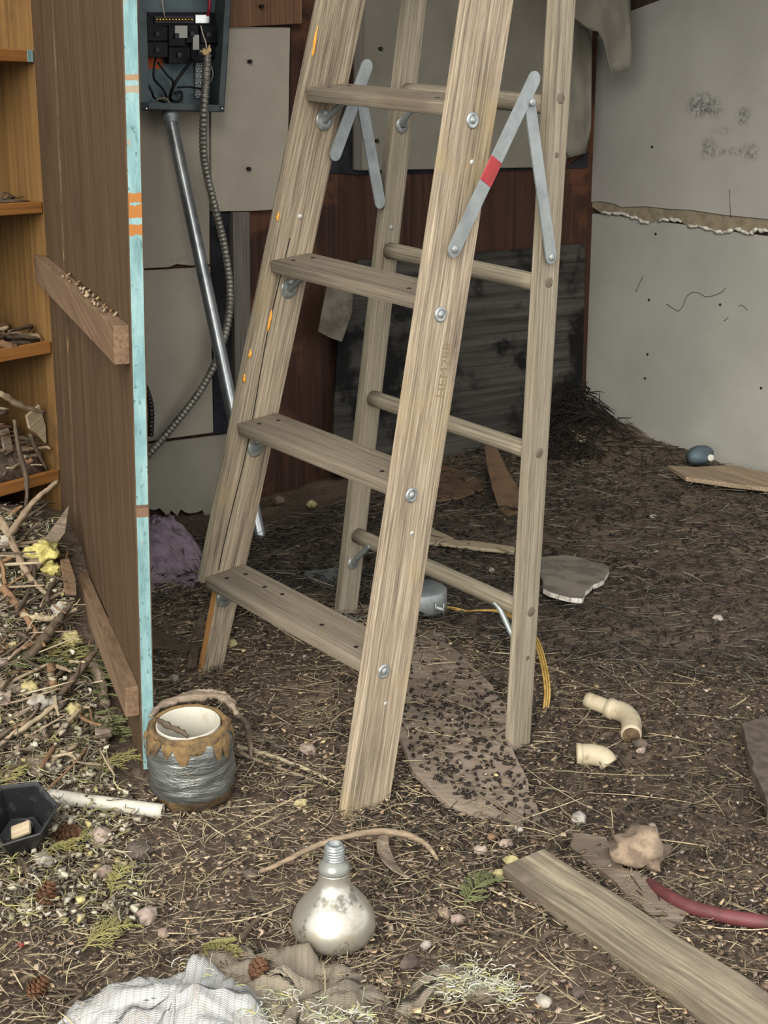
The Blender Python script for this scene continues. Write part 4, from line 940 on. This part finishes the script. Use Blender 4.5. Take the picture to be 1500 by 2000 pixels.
# ================================================================== HEAP OF STICKS BY THE DOOR AND ON THE SHELVES
def clear_of_door(P, m=.03): return all(np.dot(p-DN, DNOR) > m + .0*p[2] for p in P)
NAMED = [
 ([(16, 1050, .05), (62, 985, .09), (112, 940, .13)], [.008, .0075, .005], M_stick, 'grey branch end leaning from the heap onto the door boards'),
 ([(4, 1146, .03), (40, 1190, .03), (74, 1242, .015)], [.009, .008, .006], M_stickr, 'stout reddish stick lying down the heap at the left edge'),
 ([(0, 1084, .04), (45, 1087, .04), (88, 1094, .035)], [.004, .004, .003], M_stickp, 'thin straight pale stick beside the yellow wool'),
 ([(118, 1356, .03), (150, 1318, .045), (178, 1282, .06), (190, 1266, .065)], [.006, .007, .006, .004], M_stickd, 'dark forked stick pointing at the lower door batten'),
 ([(50, 1290, .03), (88, 1246, .04), (112, 1214, .045), (140, 1180, .05)], [.009, .011, .009, .005], M_stickd, 'thick dark gnarled branch across the middle of the heap'),
 ([(98, 1294, .02), (106, 1348, .018)], [.008, .007], M_stickr, 'short orange split stick below the gnarled branch'),
 ([(182, 1292, .02), (196, 1330, .015), (206, 1376, .01)], [.011, .013, .009], M_bark, 'mottled bark-covered stick against the door foot'),
 ([(0, 1008, .05), (30, 1075, .045), (60, 1130, .035), (90, 1160, .03)], [.008, .008, .007, .004], M_stick, 'grey curved stick under the pale straight one'),
 ([(40, 1200, .03), (95, 1208, .03), (150, 1190, .04)], [.006, .006, .004], M_stickp, 'pale stick crossing the heap toward the door batten'),
 ([(0, 1335, .01), (35, 1345, .012), (60, 1338, .012)], [.009, .008, .005], M_bark, 'rough brown bark stub at the left edge below the juniper'),
 ([(55, 1370, .012), (62, 1400, .012), (58, 1425, .01)], [.005, .006, .004], M_stickd, 'small dark upright stick in the pale fluff'),
 ([(0, 1518, .012), (40, 1535, .02), (70, 1560, .02)], [.004, .004, .003], M_stickd, 'dark twig behind the black plastic cup'),
 ([(42, 1680, .01), (55, 1705, .01), (64, 1728, .008)], [.007, .006, .004], M_stickd, 'dark stub poking out below the black plastic cup'),
 ([(90, 1990, .01), (160, 1940, .012), (110, 1930, .01)], [.003, .003, .002], M_stickd, 'bent dark twig left of the knit rag'),
 ([(455, 1855, .008), (485, 1815, .01), (520, 1780, .008)], [.005, .005, .003], M_stickd, 'dark stick pointing from the beige cloth toward the bulb'),
]
for L, r, m_, lb_ in NAMED: stick('stick', L, r, m_, lb_, seg=8, rough=.2)
fork = stick('twig', [(150, 1318, .05), (158, 1290, .06)], [.004, .002], M_stickd, 'little side twig on the dark forked stick', 'twig')
def cword(m): return {M_stick: 'grey', M_stickd: 'dark', M_stickp: 'pale', M_bark: 'bark-covered', M_stickr: 'reddish'}[m]
def stick_label(m, r, L, x, y):
    size = 'long' if L > .16 else ('short' if L < .1 else 'medium'); th_ = 'thick' if r > .004 else ('thin' if r > .002 else 'hair-thin')
    zone = 'high on the heap under the shelves' if y < 1120 else ('in mid heap level with the lower batten' if y < 1280 else ('low on the heap in the fluff' if y < 1420 else 'at the heap foot above the white pipe'))
    side = 'beside the door' if x > 90 else ('by the left edge' if x < 20 else 'away from the door')
    return f'{size} {th_} {cword(m)} stick {zone}, {side}'
SMATS = [M_stick, M_stickd, M_stickp, M_bark, M_stickr, M_stickd, M_stick]
cnt = 0
for _ in range(900):
    if cnt >= 110: break
    x = random.uniform(-40, 235); y = random.uniform(985, 1520)
    if x > 95+(y-1000)*.30: continue
    P = grd(x, y, random.uniform(.004, .04)); a = random.gauss(.9, .7)*random.choice((1, -1)); L = random.uniform(.05, .22)
    d = np.array([math.cos(a), math.sin(a), 0]); Q = []
    bend = random.uniform(-.25, .25); lift = random.uniform(0, .05)
    for t in np.linspace(-.5, .5, 5):
        q = P + d*L*t + np.array([-d[1], d[0], 0])*bend*L*(t*t); q[2] = max(g1(q[0], q[1])+.003, P[2]+lift*t); Q.append(q)
    if not clear_of_door(Q): continue
    r = random.choice((.0018, .0025, .0035, .005)); cnt += 1; mm = random.choice(SMATS)
    tag(tube('stick', Q, [r*.8, r, r, r*.9, r*.6], mm, seg=6, n=11, rough=.22), stick_label(mm, r, L, x, y), 'stick', 'sticks heaped left of the door')
# bark slabs and pale chunks on the heap
gslab('bark_piece', [(38, 1086), (70, 1062), (120, 1030), (138, 1022), (128, 1050), (100, 1068), (70, 1090)], .008, M_bark, 'triangular grey bark slab above the yellow wool', 'bark', up=.06, tilt=(0, .4))
gslab('bark_piece', [(118, 1092), (135, 1090), (148, 1130), (150, 1160), (128, 1158)], .006, M_batten, 'smooth grey-brown chip leaning against the door face', 'wood chip', up=.05)
gslab('bark_piece', [(184, 1395), (210, 1402), (222, 1424), (206, 1440), (186, 1432)], .012, M_pinks, 'pale split wood block beside the door foot', 'wood block', up=.02)
gslab('bark_piece', [(40, 1480), (70, 1468), (100, 1490), (78, 1512), (44, 1506)], .006, M_bark, 'brown curled bark flake above the white pipe', 'bark', up=.012)
for (x, y, s_, m_, up, lb_) in ((86, 1100, .034, M_yel, .02, 'large tuft of yellow insulation wool on the heap'), (103, 1128, .022, M_yel, .01, 'smaller tuft hanging below the large yellow wool'), (142, 1262, .02, M_yel2, .012, 'rounded pale yellow foam lump near the lower batten'), (58, 1352, .016, M_yel2, .008, 'dull yellow foam crumb beside the juniper sprig'), (146, 1396, .015, M_yel2, .01, 'yellowish foam crumb in the white fluff'), (118, 1200, .017, M_whit, .012, 'white fluffy crumb beside the lower batten end'), (78, 1385, .02, M_whit, .008, 'largest white plaster crumb in the fluffy litter'), (110, 1386, .017, M_whit, .008, 'white plaster crumb right of the largest one'), (10, 1375, .017, M_pinks, .006, 'pale pink crumb at the left edge of the fluff'), (14, 1065, .016, M_whit, .03, 'white rag-like crumb high on the heap at the left edge'), (3, 1305, .014, M_pinks, .01, 'pale chip at the very left of the heap')):
    P = grd(x, y, up); tag(rock('crumb', P, s_, m_, (1, .9, .75), x*.13+y*.01, 3, .75, 2.4), lb_, 'crumb')
# shelf contents
def SP(s, d, z): 
    p = H + ES*(end_s-s) - NS*d; return np.array([p[0], p[1], z])
def shelf_pile(k, n, hmax, smax, group, label, rr=(.0025, .004, .006, .009), lmax=.2):
    for i in range(n):
        L = random.uniform(.06, lmax); s = random.uniform(.03, smax); d = random.uniform(.02, .2); a = random.uniform(-.6, .6); z = shelf_z[k]+.008+hmax*random.random()**1.3*min(1, (s+.03)/.2)
        Q = []
        for t in np.linspace(-.5, .5, 5):
            ss = s+math.cos(a)*L*t; dd = d+math.sin(a)*L*t; Q.append(SP(min(max(ss, .012), .7), min(max(dd, .012), .27), z + random.uniform(-.006, .006)+.1*L*t))
        r = random.choice(rr); mm = random.choice(SMATS); tag(tube('stick', Q, [r*.7, r, r, r, r*.6], mm, seg=6, n=11, rough=.25), ('long ' if L > .14 else 'short ')+cword(mm)+' '+label+(', at the front edge' if d < .07 else (', at the back' if d > .14 else ', in the middle')), 'stick', group)
shelf_pile(1, 26, .025, .30, 'twigs on the second shelf', 'twig in the old nest on the second shelf', (.0015, .002, .003))
shelf_pile(2, 48, .085, .30, 'bark sticks on the third shelf', 'stick stacked on the third shelf down', (.005, .008, .011))
shelf_pile(3, 110, .21, .30, 'sticks on the bottom shelf', 'stick piled on the bottom visible shelf')
# loose mound under those sticks
def mound(name, k, h, label, sm=.5):
    pts = [SP(s, d, 0) for s, d in ((.015, .015), (sm, .015), (sm, .27), (.015, .27))]; Q = resample(np.array(pts), 40); c = Q.mean(0)*1; V = []; rings = 8
    for i in range(rings+1):
        t = 1-i/rings
        for q in (Q if i < rings else [c]):
            w = c+(q-c)*t; V.append((w[0], w[1], shelf_z[k]+.001+h*(1-t**3)*(1+.5*mnoise.noise(Vector((w[0]*25, w[1]*25, k))))))
    m = 40; Fc = [(i*m+j, i*m+(j+1) % m, (i+1)*m+(j+1) % m, (i+1)*m+j) for i in range(rings-1) for j in range(m)]+[((rings-1)*m+j, (rings-1)*m+(j+1) % m, rings*m) for j in range(m)]
    Fc.append(tuple(range(m))[::-1]); return tag(mk(name, V, Fc, M_dirt, smooth=True), label, 'litter', kind='stuff')
mound('nest_litter', 1, .012, 'dark crumbly nest litter on the second shelf'); mound('nest_litter', 2, .03, 'grey crumbly litter under the bark on the third shelf'); mound('nest_litter', 3, .09, 'dark crumbly litter under the sticks on the bottom shelf')
# pale bark plates on the bottom shelf and a jagged scrap on the top one
for (L, lb_, m_) in (([(52, 812), (78, 790), (90, 830), (92, 868), (76, 850), (58, 838)], 'curved pale bark plate on the bottom shelf beside the door', M_stickp), ([(0, 842), (18, 836), (28, 880), (12, 890)], 'flat yellowish bark chip on the bottom shelf at the left edge', M_bark)):
    P = [sh(x, y, -.03) for x, y in L]; tag(slab('bark_piece', P, .008, NS, m_, bev=.002), lb_, 'bark')
P = [sh(x, y, -.12) for x, y in ((-30, 34), (4, 34), (8, 38), (24, 40), (28, 58), (36, 82), (20, 86), (10, 76), (-4, 80), (-30, 88))]
o = tag(slab('plastic_shard', P, .004, NS+UP*.4, M_whit, bev=.001), 'jagged whitish plastic shard on the top shelf', 'plastic shard')
a = [sh(x, y, .002) for x, y in ((0, 768), (40, 792), (88, 806))]; tag(tube('stick', a, [.008, .008, .004], M_stick, seg=8, n=14, rough=.2), 'thick grey stick on top of the bottom-shelf pile', 'stick')
a = [sh(x, y, .03) for x, y in ((28, 820), (38, 880), (52, 940), (50, 1000))]; tag(tube('stick', a, [.004, .006, .006, .004], M_stickd, seg=8, n=18, rough=.25), 'dark crooked stick hanging down over the bottom shelf edge', 'stick')
a = [sh(x, y, .02) for x, y in ((58, 848), (72, 880), (92, 918))]; tag(tube('stick', a, [.005, .005, .003], M_stickd, seg=8, n=14, rough=.2), 'dark slanting stick below the pale bark plate', 'stick')
# debris lying on the upper batten
tb = foot0 + lean*zb1
for k in range(26):
    s = random.uniform(.1, .75); p = tb + DD*s + DNOR*random.uniform(.004, .02) + UP*.003
    q = p + nrm((random.uniform(-.4, .4), 1, random.uniform(-.05, .1)))*random.uniform(.01, .035)
    tag(tube('litter_chip', [p, (p+q)/2+UP*.002, q], [.0015, .0028, .001], random.choice([M_yel2, M_stickp, M_stick, M_stickr]), seg=5), 'small dry chip lying along the top of the upper door batten', 'chip', 'chips on the upper batten')

# ------------------------------------------------------------------ juniper sprigs
def sprig(px, py, ang, Lm, mat, label, up=.008, dens=9):
    P = grd(px, py, up); V = []; Fc = []
    def add(pts, r):
        v, f = tube_geo(pts, r, 4, caps=False); o = len(V); V.extend(v); Fc.extend([tuple(i+o for i in q) for q in f])
    d = np.array([math.cos(ang), math.sin(ang), 0]); 
    def zf(p, e): p = p.copy(); p[2] = g1(p[0], p[1])+up+e; return p
    main = [zf(P + d*Lm*(t-.5) + np.array([-d[1], d[0], 0])*.08*Lm*math.sin(t*3), .012*math.sin(3*t)) for t in np.linspace(0, 1, 7)]
    add(main, [.0018, .0017, .0016, .0014, .0012, .001, .0007])
    for k in range(dens):
        t = .12+.85*k/dens; b = smooth_path(main, 40)[int(t*39)]
        for sg in (-1, 1):
            a2 = ang + sg*random.uniform(.5, 1.0); l2 = Lm*.36*(1-t*.55)*random.uniform(.7, 1.2); e = np.array([math.cos(a2), math.sin(a2), random.uniform(-.1, .35)])
            pts = [b, b+e*l2*.5+UP*.002, b+e*l2]; add(pts, [.0013, .0015, .0006])
            for j in range(4):
                u = .25+.2*j; c = b+e*l2*u
                for s2 in (-1, 1):
                    a3 = a2+s2*random.uniform(.4, .8); l3 = l2*.38*random.uniform(.6, 1.2); e3 = np.array([math.cos(a3), math.sin(a3), random.uniform(-.1, .4)]); add([c, c+e3*l3*.6, c+e3*l3], [.001, .0012, .0004])
    return tag(mk('juniper_sprig', V, Fc, mat), label, 'juniper sprig')
SPR = [(165, 1325, -.9, .14, M_juni2, 'largest green juniper sprig beside the door foot'), (118, 1290, -.6, .10, M_juni, 'yellow-green juniper sprig under the forked stick'), (60, 1305, .3, .10, M_juni2, 'green juniper sprig at the left edge of the heap'), (205, 1425, -.8, .10, M_juni2, 'dull green juniper sprig at the door foot below the pale block'), (240, 1500, .2, .09, M_juni, 'yellow-green juniper sprig touching the door bottom'), (16, 1535, 1.2, .08, M_juni, 'juniper tuft above the black plastic cup'), (145, 1655, .5, .07, M_juni, 'yellow juniper sprig right of the black plastic cup'), (238, 1722, 1.3, .06, M_juni, 'small juniper sprig in the open litter above the rag'), (120, 1668, .1, .05, M_juni, 'tiny juniper sprig below the white pipe'), (215, 1835, .7, .07, M_juni, 'yellow forked sprig above the knit rag'), (940, 1745, .9, .07, M_juni2, 'juniper sprig between the bulb and the timber end'), (430, 1860, -.5, .05, M_juni, 'yellow sprig lying on the beige cloth')]
for i, q in enumerate(SPR): sprig(q[0], q[1], q[2], q[3]*1.35, q[4], q[5], dens=8+i % 4)
# ------------------------------------------------------------------ cones
def conemesh(P, s, ax):
    fr = frame_from(ax); V = []; Fc = []
    for r_ in range(7):
        for k in range(8):
            th_ = k*math.pi/4+r_*.4; t = r_/6; rad = s*(.25+.75*math.sin(math.pi*(.15+.75*t))); z = s*(-.9+1.8*t)
            e = math.cos(th_)*fr[1]+math.sin(th_)*fr[2]; tn = -math.sin(th_)*fr[1]+math.cos(th_)*fr[2]
            c = P+fr[0]*z+e*rad*.55; tip = c+e*rad*.5+fr[0]*s*.22; w = s*.30; o = len(V)
            V += [c-tn*w*.6, c+tn*w*.6, c+e*rad*.35+tn*w+fr[0]*s*.1, tip, c+e*rad*.35-tn*w+fr[0]*s*.1, c+e*rad*.25-fr[0]*s*.16]
            Fc += [(o, o+1, o+2, o+3, o+4), (o, o+5, o+1), (o+1, o+5, o+2), (o+2, o+5, o+3), (o+3, o+5, o+4), (o+4, o+5, o)]
    v, f = tube_geo([P-fr[0]*s*.9, P, P+fr[0]*s*.9], [s*.3, s*.6, s*.25], 8); o = len(V); V += v; Fc += [tuple(i+o for i in q) for q in f]
    return V, Fc
for (x, y, s_, ax_, lb_) in ((92, 1748, .019, (.3, .5, .8), 'round orange-brown cone in the open litter at lower left'), (130, 1632, .021, (.8, -.2, .4), 'opened brown cone right of the black plastic cup'), (74, 1930, .016, (.5, .3, .6), 'brown cone left of the knit rag'), (505, 1895, .016, (.2, .8, .3), 'dark brown cone lying on the beige cloth')):
    P = grd(x, y, s_*.8 + (.02 if x == 505 else 0)); V, Fc = conemesh(P, s_, nrm(ax_)); tag(mk('pine_cone', V, Fc, M_cone), lb_, 'pine cone')
# ------------------------------------------------------------------ single stones and chips that stand out
ST = [(195, 1645, .022, M_pinks, 'largest pale pink stone below the white pipe'), (205, 1712, .016, M_pinks, 'flat pale pink chip below the largest pink stone'), (84, 1688, .017, M_whit, 'white chip under the black plastic cup'), (270, 1675, .024, M_dkst, 'smooth brown clod in the middle of the left litter'), (288, 1800, .019, M_pinks, 'blocky pale chip above the knit rag'), (320, 1830, .011, M_pinks, 'small two-toned chip beside the blocky pale one'), (894, 1802, .012, M_pinks, 'small pink stone right of the bulb'), (832, 1852, .010, M_whit, 'white chip right of the bulb base'), (868, 1790, .012, M_stone, 'tan chip right of the bulb above the white one'), (938, 1668, .013, M_pinks, 'pink stone nearest the timber end'), (988, 1655, .013, M_pinks, 'pink stone touching the timber end'), (960, 1640, .010, M_stickr, 'orange bark chip by the timber end'), (1000, 1690, .015, M_yel2, 'cream chip in front of the timber end'), (975, 1712, .012, M_yel2, 'yellowish chip left of the timber corner'), (1130, 1608, .016, M_whit, 'white fluffy bit beside the flat board corner'), (1014, 1626, .009, M_whit, 'white shell-like bit above the timber'), (1250, 1462, .016, M_dkst, 'brown lump below the elbow pipe'), (1252, 1470, .010, M_pinks, 'pink chip beside the brown lump'), (1274, 1617, .008, M_pinks, 'tiny pale chip above the tan stone'), (1402, 1212, .013, M_whit, 'pale pebble far right on the dark floor'), (1275, 1013, .013, M_whit, 'pale pebble on the dark floor toward the right wall'), (960, 1118, .010, M_whit, 'white bit on the floor behind the lowest rung'), (600, 1470, .018, M_pinks, 'pale lump between the foam pipe and the ladder'), (588, 1575, .012, M_yel2, 'cream chip left of the ladder foot'), (1130, 1945, .012, M_dkst, 'dark pebble below the timber'), (1062, 1965, .014, M_whit, 'white bone-like chip at the bottom right'), (490, 1715, .013, M_dkst, 'grey stone under the branch tip'), (800, 1890, .016, M_dkst, 'grey flat stone below the bulb to its right'), (340, 1330, .012, M_whit, 'pale crumb behind the foam pipe'), (452, 1262, .014, M_yel2, 'yellow-green crumb right of the split ladder foot'), (545, 985, .022, M_stone, 'tan lump in the dark beyond the ladder'), (608, 992, .02, M_yel2, 'yellowish lump in the dark beyond the ladder'), (40, 1848, .006, M_red, 'tiny red chip at lower left')]
for i, (x, y, s_, m_, lb_) in enumerate(ST):
    P = grd(x, y); tag(rock('stone' if m_ in (M_pinks, M_dkst, M_stone) else 'chip', P, s_, m_, (1, .8, .65), i*1.7+.3, 2, .35), lb_, 'stone' if m_ in (M_pinks, M_dkst, M_stone) else 'chip')

# ================================================================== FINE LITTER (uncountable)
def fast(name, V, quads, cols, mat, label, cat, smooth=False):
    me = bpy.data.meshes.new(name); n = len(V); k = quads.shape[1]
    me.vertices.add(n); me.vertices.foreach_set('co', V.astype(np.float32).ravel()); me.loops.add(quads.size); me.loops.foreach_set('vertex_index', quads.astype(np.int32).ravel())
    me.polygons.add(len(quads)); me.polygons.foreach_set('loop_start', np.arange(0, quads.size, k, dtype=np.int32)); me.polygons.foreach_set('loop_total', np.full(len(quads), k, np.int32))
    me.update(calc_edges=True); a = me.attributes.new('gc', 'FLOAT_VECTOR', 'POINT'); a.data.foreach_set('vector', V.astype(np.float32).ravel())
    c = me.attributes.new('col', 'FLOAT_COLOR', 'POINT'); cc = np.ones((n, 4), np.float32); cc[:, :3] = cols; c.data.foreach_set('color', cc.ravel())
    me.materials.append(mat); o = bpy.data.objects.new(name, me); COL.objects.link(o); return tag(o, label, cat, kind='stuff')
BP = np.array([grd(x, y)[:2] for x, y in [(775, 1245), (850, 1232), (920, 1305), (980, 1390), (995, 1480), (1035, 1560), (1095, 1615), (1010, 1605), (880, 1565), (805, 1505), (770, 1400)]])
def inpoly(x, y, Pg):
    c = np.zeros(x.shape, bool); j = len(Pg)-1
    for i in range(len(Pg)):
        xi, yi = Pg[i]; xj, yj = Pg[j]; k = ((yi > y) != (yj > y)) & (x < (xj-xi)*(y-yi)/(yj-yi+1e-12)+xi); c ^= k; j = i
    return c
BC, BK = PLANES[0]
def zfl(x, y):      # top of the floor litter bed, or of the flat board where it lies
    z = gz(x, y); b = inpoly(x, y, BP); zb_ = BK[2]+BK[0]*(x-BC[0])+BK[1]*(y-BC[1]); return np.where(b, np.maximum(z, zb_+.0005), z)
def in_room(x, y):
    d1 = (x-CO[0])*NB[0]+(y-CO[1])*NB[1]; d2 = (x-CO[0])*NR[0]+(y-CO[1])*NR[1]; dd = np.abs((x-DN[0])*DNOR[0]+(y-DN[1])*DNOR[1]); ss = (x-DN[0])*DD[0]+(y-DN[1])*DD[1]
    ds = (x-H[0])*NS[0]+(y-H[1])*NS[1]
    return (d1 > .05) & (d2 > .05) & ~((dd < .05) & (ss > -.02) & (ss < 1.3)) & ~((ds < .02) & (y > 2.6))
def scatter(n, x0, x1, y0, y1, boardkeep=.4):
    x = rng.uniform(x0, x1, n); y = rng.uniform(y0, y1, n); k = in_room(x, y) & (~inpoly(x, y, BP) | (rng.random(n) < boardkeep)); return x[k], y[k]
def pick(pal, w, n):
    P = np.array([lin(c) for c in pal]); i = rng.choice(len(P), n, p=np.array(w)/sum(w)); return P[i]*rng.uniform(.75, 1.2, (n, 1))
def blades(x, y, Lr, Rr, curv, lift, cols):
    n = len(x); a = rng.uniform(0, 2*np.pi, n); L = rng.uniform(*Lr, n)*np.where(rng.random(n) < .12, 1.8, 1); r = rng.uniform(*Rr, n); k = rng.normal(0, curv, n); li = np.abs(rng.normal(0, lift, n)); tl = rng.normal(0, lift, n)
    T = np.linspace(-.5, .5, 4); d = np.stack([np.cos(a), np.sin(a)], 1); pr_ = np.stack([-d[:, 1], d[:, 0]], 1); C = np.zeros((n, 4, 3))
    for i, t in enumerate(T):
        C[:, i, :2] = np.stack([x, y], 1) + d*(L*t)[:, None] + pr_*(k*L*(t*t-.1))[:, None]
    z = zfl(C[:, :, 0], C[:, :, 1]); C[:, :, 2] = np.maximum(z+.001, z.mean(1, keepdims=True)+li[:, None]+tl[:, None]*T[None]+.002)
    R = r[:, None]*np.array([.6, 1, 1, .4])[None]; V = np.zeros((n, 4, 3, 3))
    for j in range(3):
        th_ = j*2*np.pi/3; o = np.stack([pr_[:, 0]*math.cos(th_), pr_[:, 1]*math.cos(th_), np.full(n, math.sin(th_))], 1)
        V[:, :, j, :] = C + o[:, None, :]*R[:, :, None]
    base = (np.arange(n)*12)[:, None]; q = []
    for i in range(3):
        for j in range(3): q.append(base + np.array([i*3+j, i*3+(j+1) % 3, (i+1)*3+(j+1) % 3, (i+1)*3+j])[None])
    return V.reshape(-1, 3), np.stack(q, 1).reshape(-1, 4), np.repeat(cols, 12, 0)
PF = ['887c64', '786d59', '635948', '484037', '95896d', '7d7358', '352f28', '70665a']; 
x, y = scatter(30000, -1.15, .95, 1.25, 3.0); keep = rng.random(len(x)) < np.where(x > .2, .55, 1); x, y = x[keep], y[keep]
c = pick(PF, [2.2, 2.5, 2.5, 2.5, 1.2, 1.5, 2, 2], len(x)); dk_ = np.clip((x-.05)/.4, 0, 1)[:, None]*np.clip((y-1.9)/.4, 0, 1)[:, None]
c = c*(1.5-.9*dk_)  # colour darkens right and inward: painted shed shade, plus droppings
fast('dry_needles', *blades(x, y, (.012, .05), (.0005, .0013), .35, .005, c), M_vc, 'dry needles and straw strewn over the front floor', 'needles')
x, y = scatter(16000, -1.0, 1.9, 2.9, 5.5)
c = pick(['69645a', '4a463e', '33302b', '232120', '807b6c', '58544a'], [1.5, 2.5, 3, 3, .8, 2], len(x))  # dark palette paints the shade of the inner shed into the needles
fast('shade_dark_needles', *blades(x, y, (.02, .075), (.0007, .0017), .35, .007, c), M_vc, 'dry needles over the floor deeper in the shed, coloured dark for its shade', 'needles')
x, y = scatter(420, -1.0, .95, 1.3, 3.0); c = pick(['a2957a', '8f8266', '7b6f58', 'b1a487', '6b604e'], [2, 2, 2, 1, 2], len(x))*1.35
fast('long_straws', *blades(x, y, (.06, .15), (.0008, .0016), .25, .008, c), M_vc, 'long dry straws lying across the front floor', 'straw')
# pale fluffy fibres on the heap beside the door
x, y = scatter(11000, -1.15, -.36, 1.9, 3.1); k = ((x-DN[0])*DNOR[0]+(y-DN[1])*DNOR[1] > .03); x, y = x[k], y[k]
fast('pale_fibres', *blades(x, y, (.01, .04), (.0006, .0016), .9, .012, pick(['a69f8b', '8a836e', 'b0a880', '6a6151', '86864f', '4a4238'], [2, 2.5, 1.5, 2.5, 1.2, 2], len(x))), M_vc, 'pale fibres and dry grass over the heap left of the door', 'fibres')
def flakes(x, y, sr, cols, lift=.004, thick=.25, board=.009):
    n = len(x); s = rng.uniform(*sr, n); a = rng.uniform(0, 6.28, n); asp = rng.uniform(.35, .9, n); ti = rng.normal(0, .45, (n, 2)); z = zfl(x, y)+np.abs(rng.normal(0, lift, n))+s*thick*.3
    V = np.zeros((n, 8, 3)); 
    for j, (u, v, w) in enumerate([(-1, -1, -1), (1, -1, -1), (1, 1, -1), (-1, 1, -1), (-1, -1, 1), (1, -1, 1), (1, 1, 1), (-1, 1, 1)]):
        uu = u*s*.5*rng.uniform(.55, 1.1, n); vv = v*s*.5*asp*rng.uniform(.4, 1.1, n); ww = w*s*.5*thick*rng.uniform(.6, 1, n)
        V[:, j, 0] = x+uu*np.cos(a)-vv*np.sin(a); V[:, j, 1] = y+uu*np.sin(a)+vv*np.cos(a); V[:, j, 2] = z+ww+uu*ti[:, 0]*.5+vv*ti[:, 1]*.5
    base = (np.arange(n)*8)[:, None, None]; q = np.array([(0, 3, 2, 1), (4, 5, 6, 7), (0, 1, 5, 4), (1, 2, 6, 5), (2, 3, 7, 6), (3, 0, 4, 7)])[None]
    return V.reshape(-1, 3), (base+q).reshape(-1, 4), np.repeat(cols, 8, 0)
x, y = scatter(24000, -1.15, 1.0, 1.25, 3.0, .1); c = pick(['5b4b3e', '75634f', '40362d', '8d7d6a', '2c251f', '9c8869', '6b5d51'], [3, 2.5, 3, 1.5, 2.5, .8, 2], len(x))
dk_ = np.clip((x-.05)/.4, 0, 1)[:, None]*np.clip((y-1.9)/.4, 0, 1)[:, None]; c = c*(1.7-.95*dk_)  # same painted shade to the right and inward, with some dark droppings
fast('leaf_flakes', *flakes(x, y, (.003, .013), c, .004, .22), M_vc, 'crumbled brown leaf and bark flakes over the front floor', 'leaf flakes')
x, y = scatter(9000, -.9, 1.9, 2.9, 5.5); fast('shade_dark_flakes', *flakes(x, y, (.005, .018), pick(['3d352c', '2a241e', '1e1a16', '564b3e', '6d6252'], [3, 3, 2, 2, .7], len(x)), .005, .25), M_vc, 'crumbled flakes over the floor deeper in the shed, coloured dark for its shade', 'leaf flakes')  # flake colours carry the inner shed's shade
x, y = scatter(3600, -1.1, 1.0, 1.25, 2.9, .3); fast('gravel', *flakes(x, y, (.003, .009), pick(['7d6f62', '958474', '63574d', 'a4978a', '705d50', 'b5aea3'], [3, 2, 3, 1, 2, .5], len(x)), .002, .7), M_vc, 'small brown and pinkish gravel across the front floor', 'gravel')
x, y = scatter(3400, -1.15, -.38, 1.9, 3.1); k = ((x-DN[0])*DNOR[0]+(y-DN[1])*DNOR[1] > .03); x, y = x[k], y[k]; fast('pale_crumbs', *flakes(x, y, (.004, .016), pick(['aca592', '958d79', '7d725e', 'bcb5a2', 'a09568'], [2, 2, 2, 1, 1], len(x)), .012, .6), M_vc, 'pale crumbs and fluff over the heap left of the door', 'crumbs')
# dark pellets, thick around the flat board
n = 2600; x = np.concatenate([rng.normal(.12, .16, 1500), rng.uniform(-.1, .9, n-1500)]); y = np.concatenate([rng.normal(2.45, .22, 1500), rng.uniform(1.9, 3.6, n-1500)])
k = in_room(x, y); x, y = x[k], y[k]; kk = ~inpoly(x, y, BP) | (rng.random(len(x)) < .8); x, y = x[kk], y[kk]; n = len(x)
a = rng.uniform(0, 6.28, n); L = rng.uniform(.008, .0125, n); R = rng.uniform(.002, .003, n); z = zfl(x, y)+R*.95+np.where(inpoly(x, y, BP), 0, .002)
d = np.stack([np.cos(a), np.sin(a), rng.normal(0, .08, n)], 1); p_ = np.stack([-np.sin(a), np.cos(a), np.zeros(n)], 1); V = np.zeros((n, 4, 6, 3))
for i, (t, rr) in enumerate(((-.5, .35), (-.3, 1), (.3, 1), (.5, .35))):
    for j in range(6):
        th_ = j*math.pi/3; V[:, i, j] = np.stack([x, y, z], 1)+d*(L*t)[:, None]+p_*(R*rr*math.cos(th_))[:, None]+np.array([0, 0, 1])*(R*rr*math.sin(th_))[:, None]
base = (np.arange(n)*24)[:, None, None]; q = [(i*6+j, i*6+(j+1) % 6, (i+1)*6+(j+1) % 6, (i+1)*6+j) for i in range(3) for j in range(6)]
q += [(0, 5, 4, 1), (1, 4, 3, 2), (18, 19, 22, 23), (19, 20, 21, 22)]
fast('dark_pellets', V.reshape(-1, 3), (base+np.array(q)[None]).reshape(-1, 4), np.repeat(pick(['16110d', '221b15', '2d241c'], [2, 2, 1], n), 24, 0), M_drop, 'dark rodent pellets scattered on the flat board and around it', 'pellets')
# dark brush swept into the far corner
x = rng.normal(.66, .12, 900); y = rng.normal(5.10, .14, 900); k = in_room(x+NB[0]*-.07+NR[0]*-.07, y+NB[1]*-.07+NR[1]*-.07) & in_room(x-NB[0]*.08, y-NB[1]*.08) & in_room(x-NR[0]*.08, y-NR[1]*.08); x, y = x[k], y[k]
Vb, qb, cb = blades(x, y, (.04, .12), (.001, .003), .4, .03, pick(['1d1a17', '2b2621', '15130f'], [2, 1, 1], len(x))); Vb[:, 2] += .13*np.exp(-(((Vb[:, 0]-.72)/.16)**2+((Vb[:, 1]-5.2)/.2)**2))
fast('corner_brush', Vb, qb, cb, M_vc, 'dark brushy debris heaped in the far corner', 'brush')
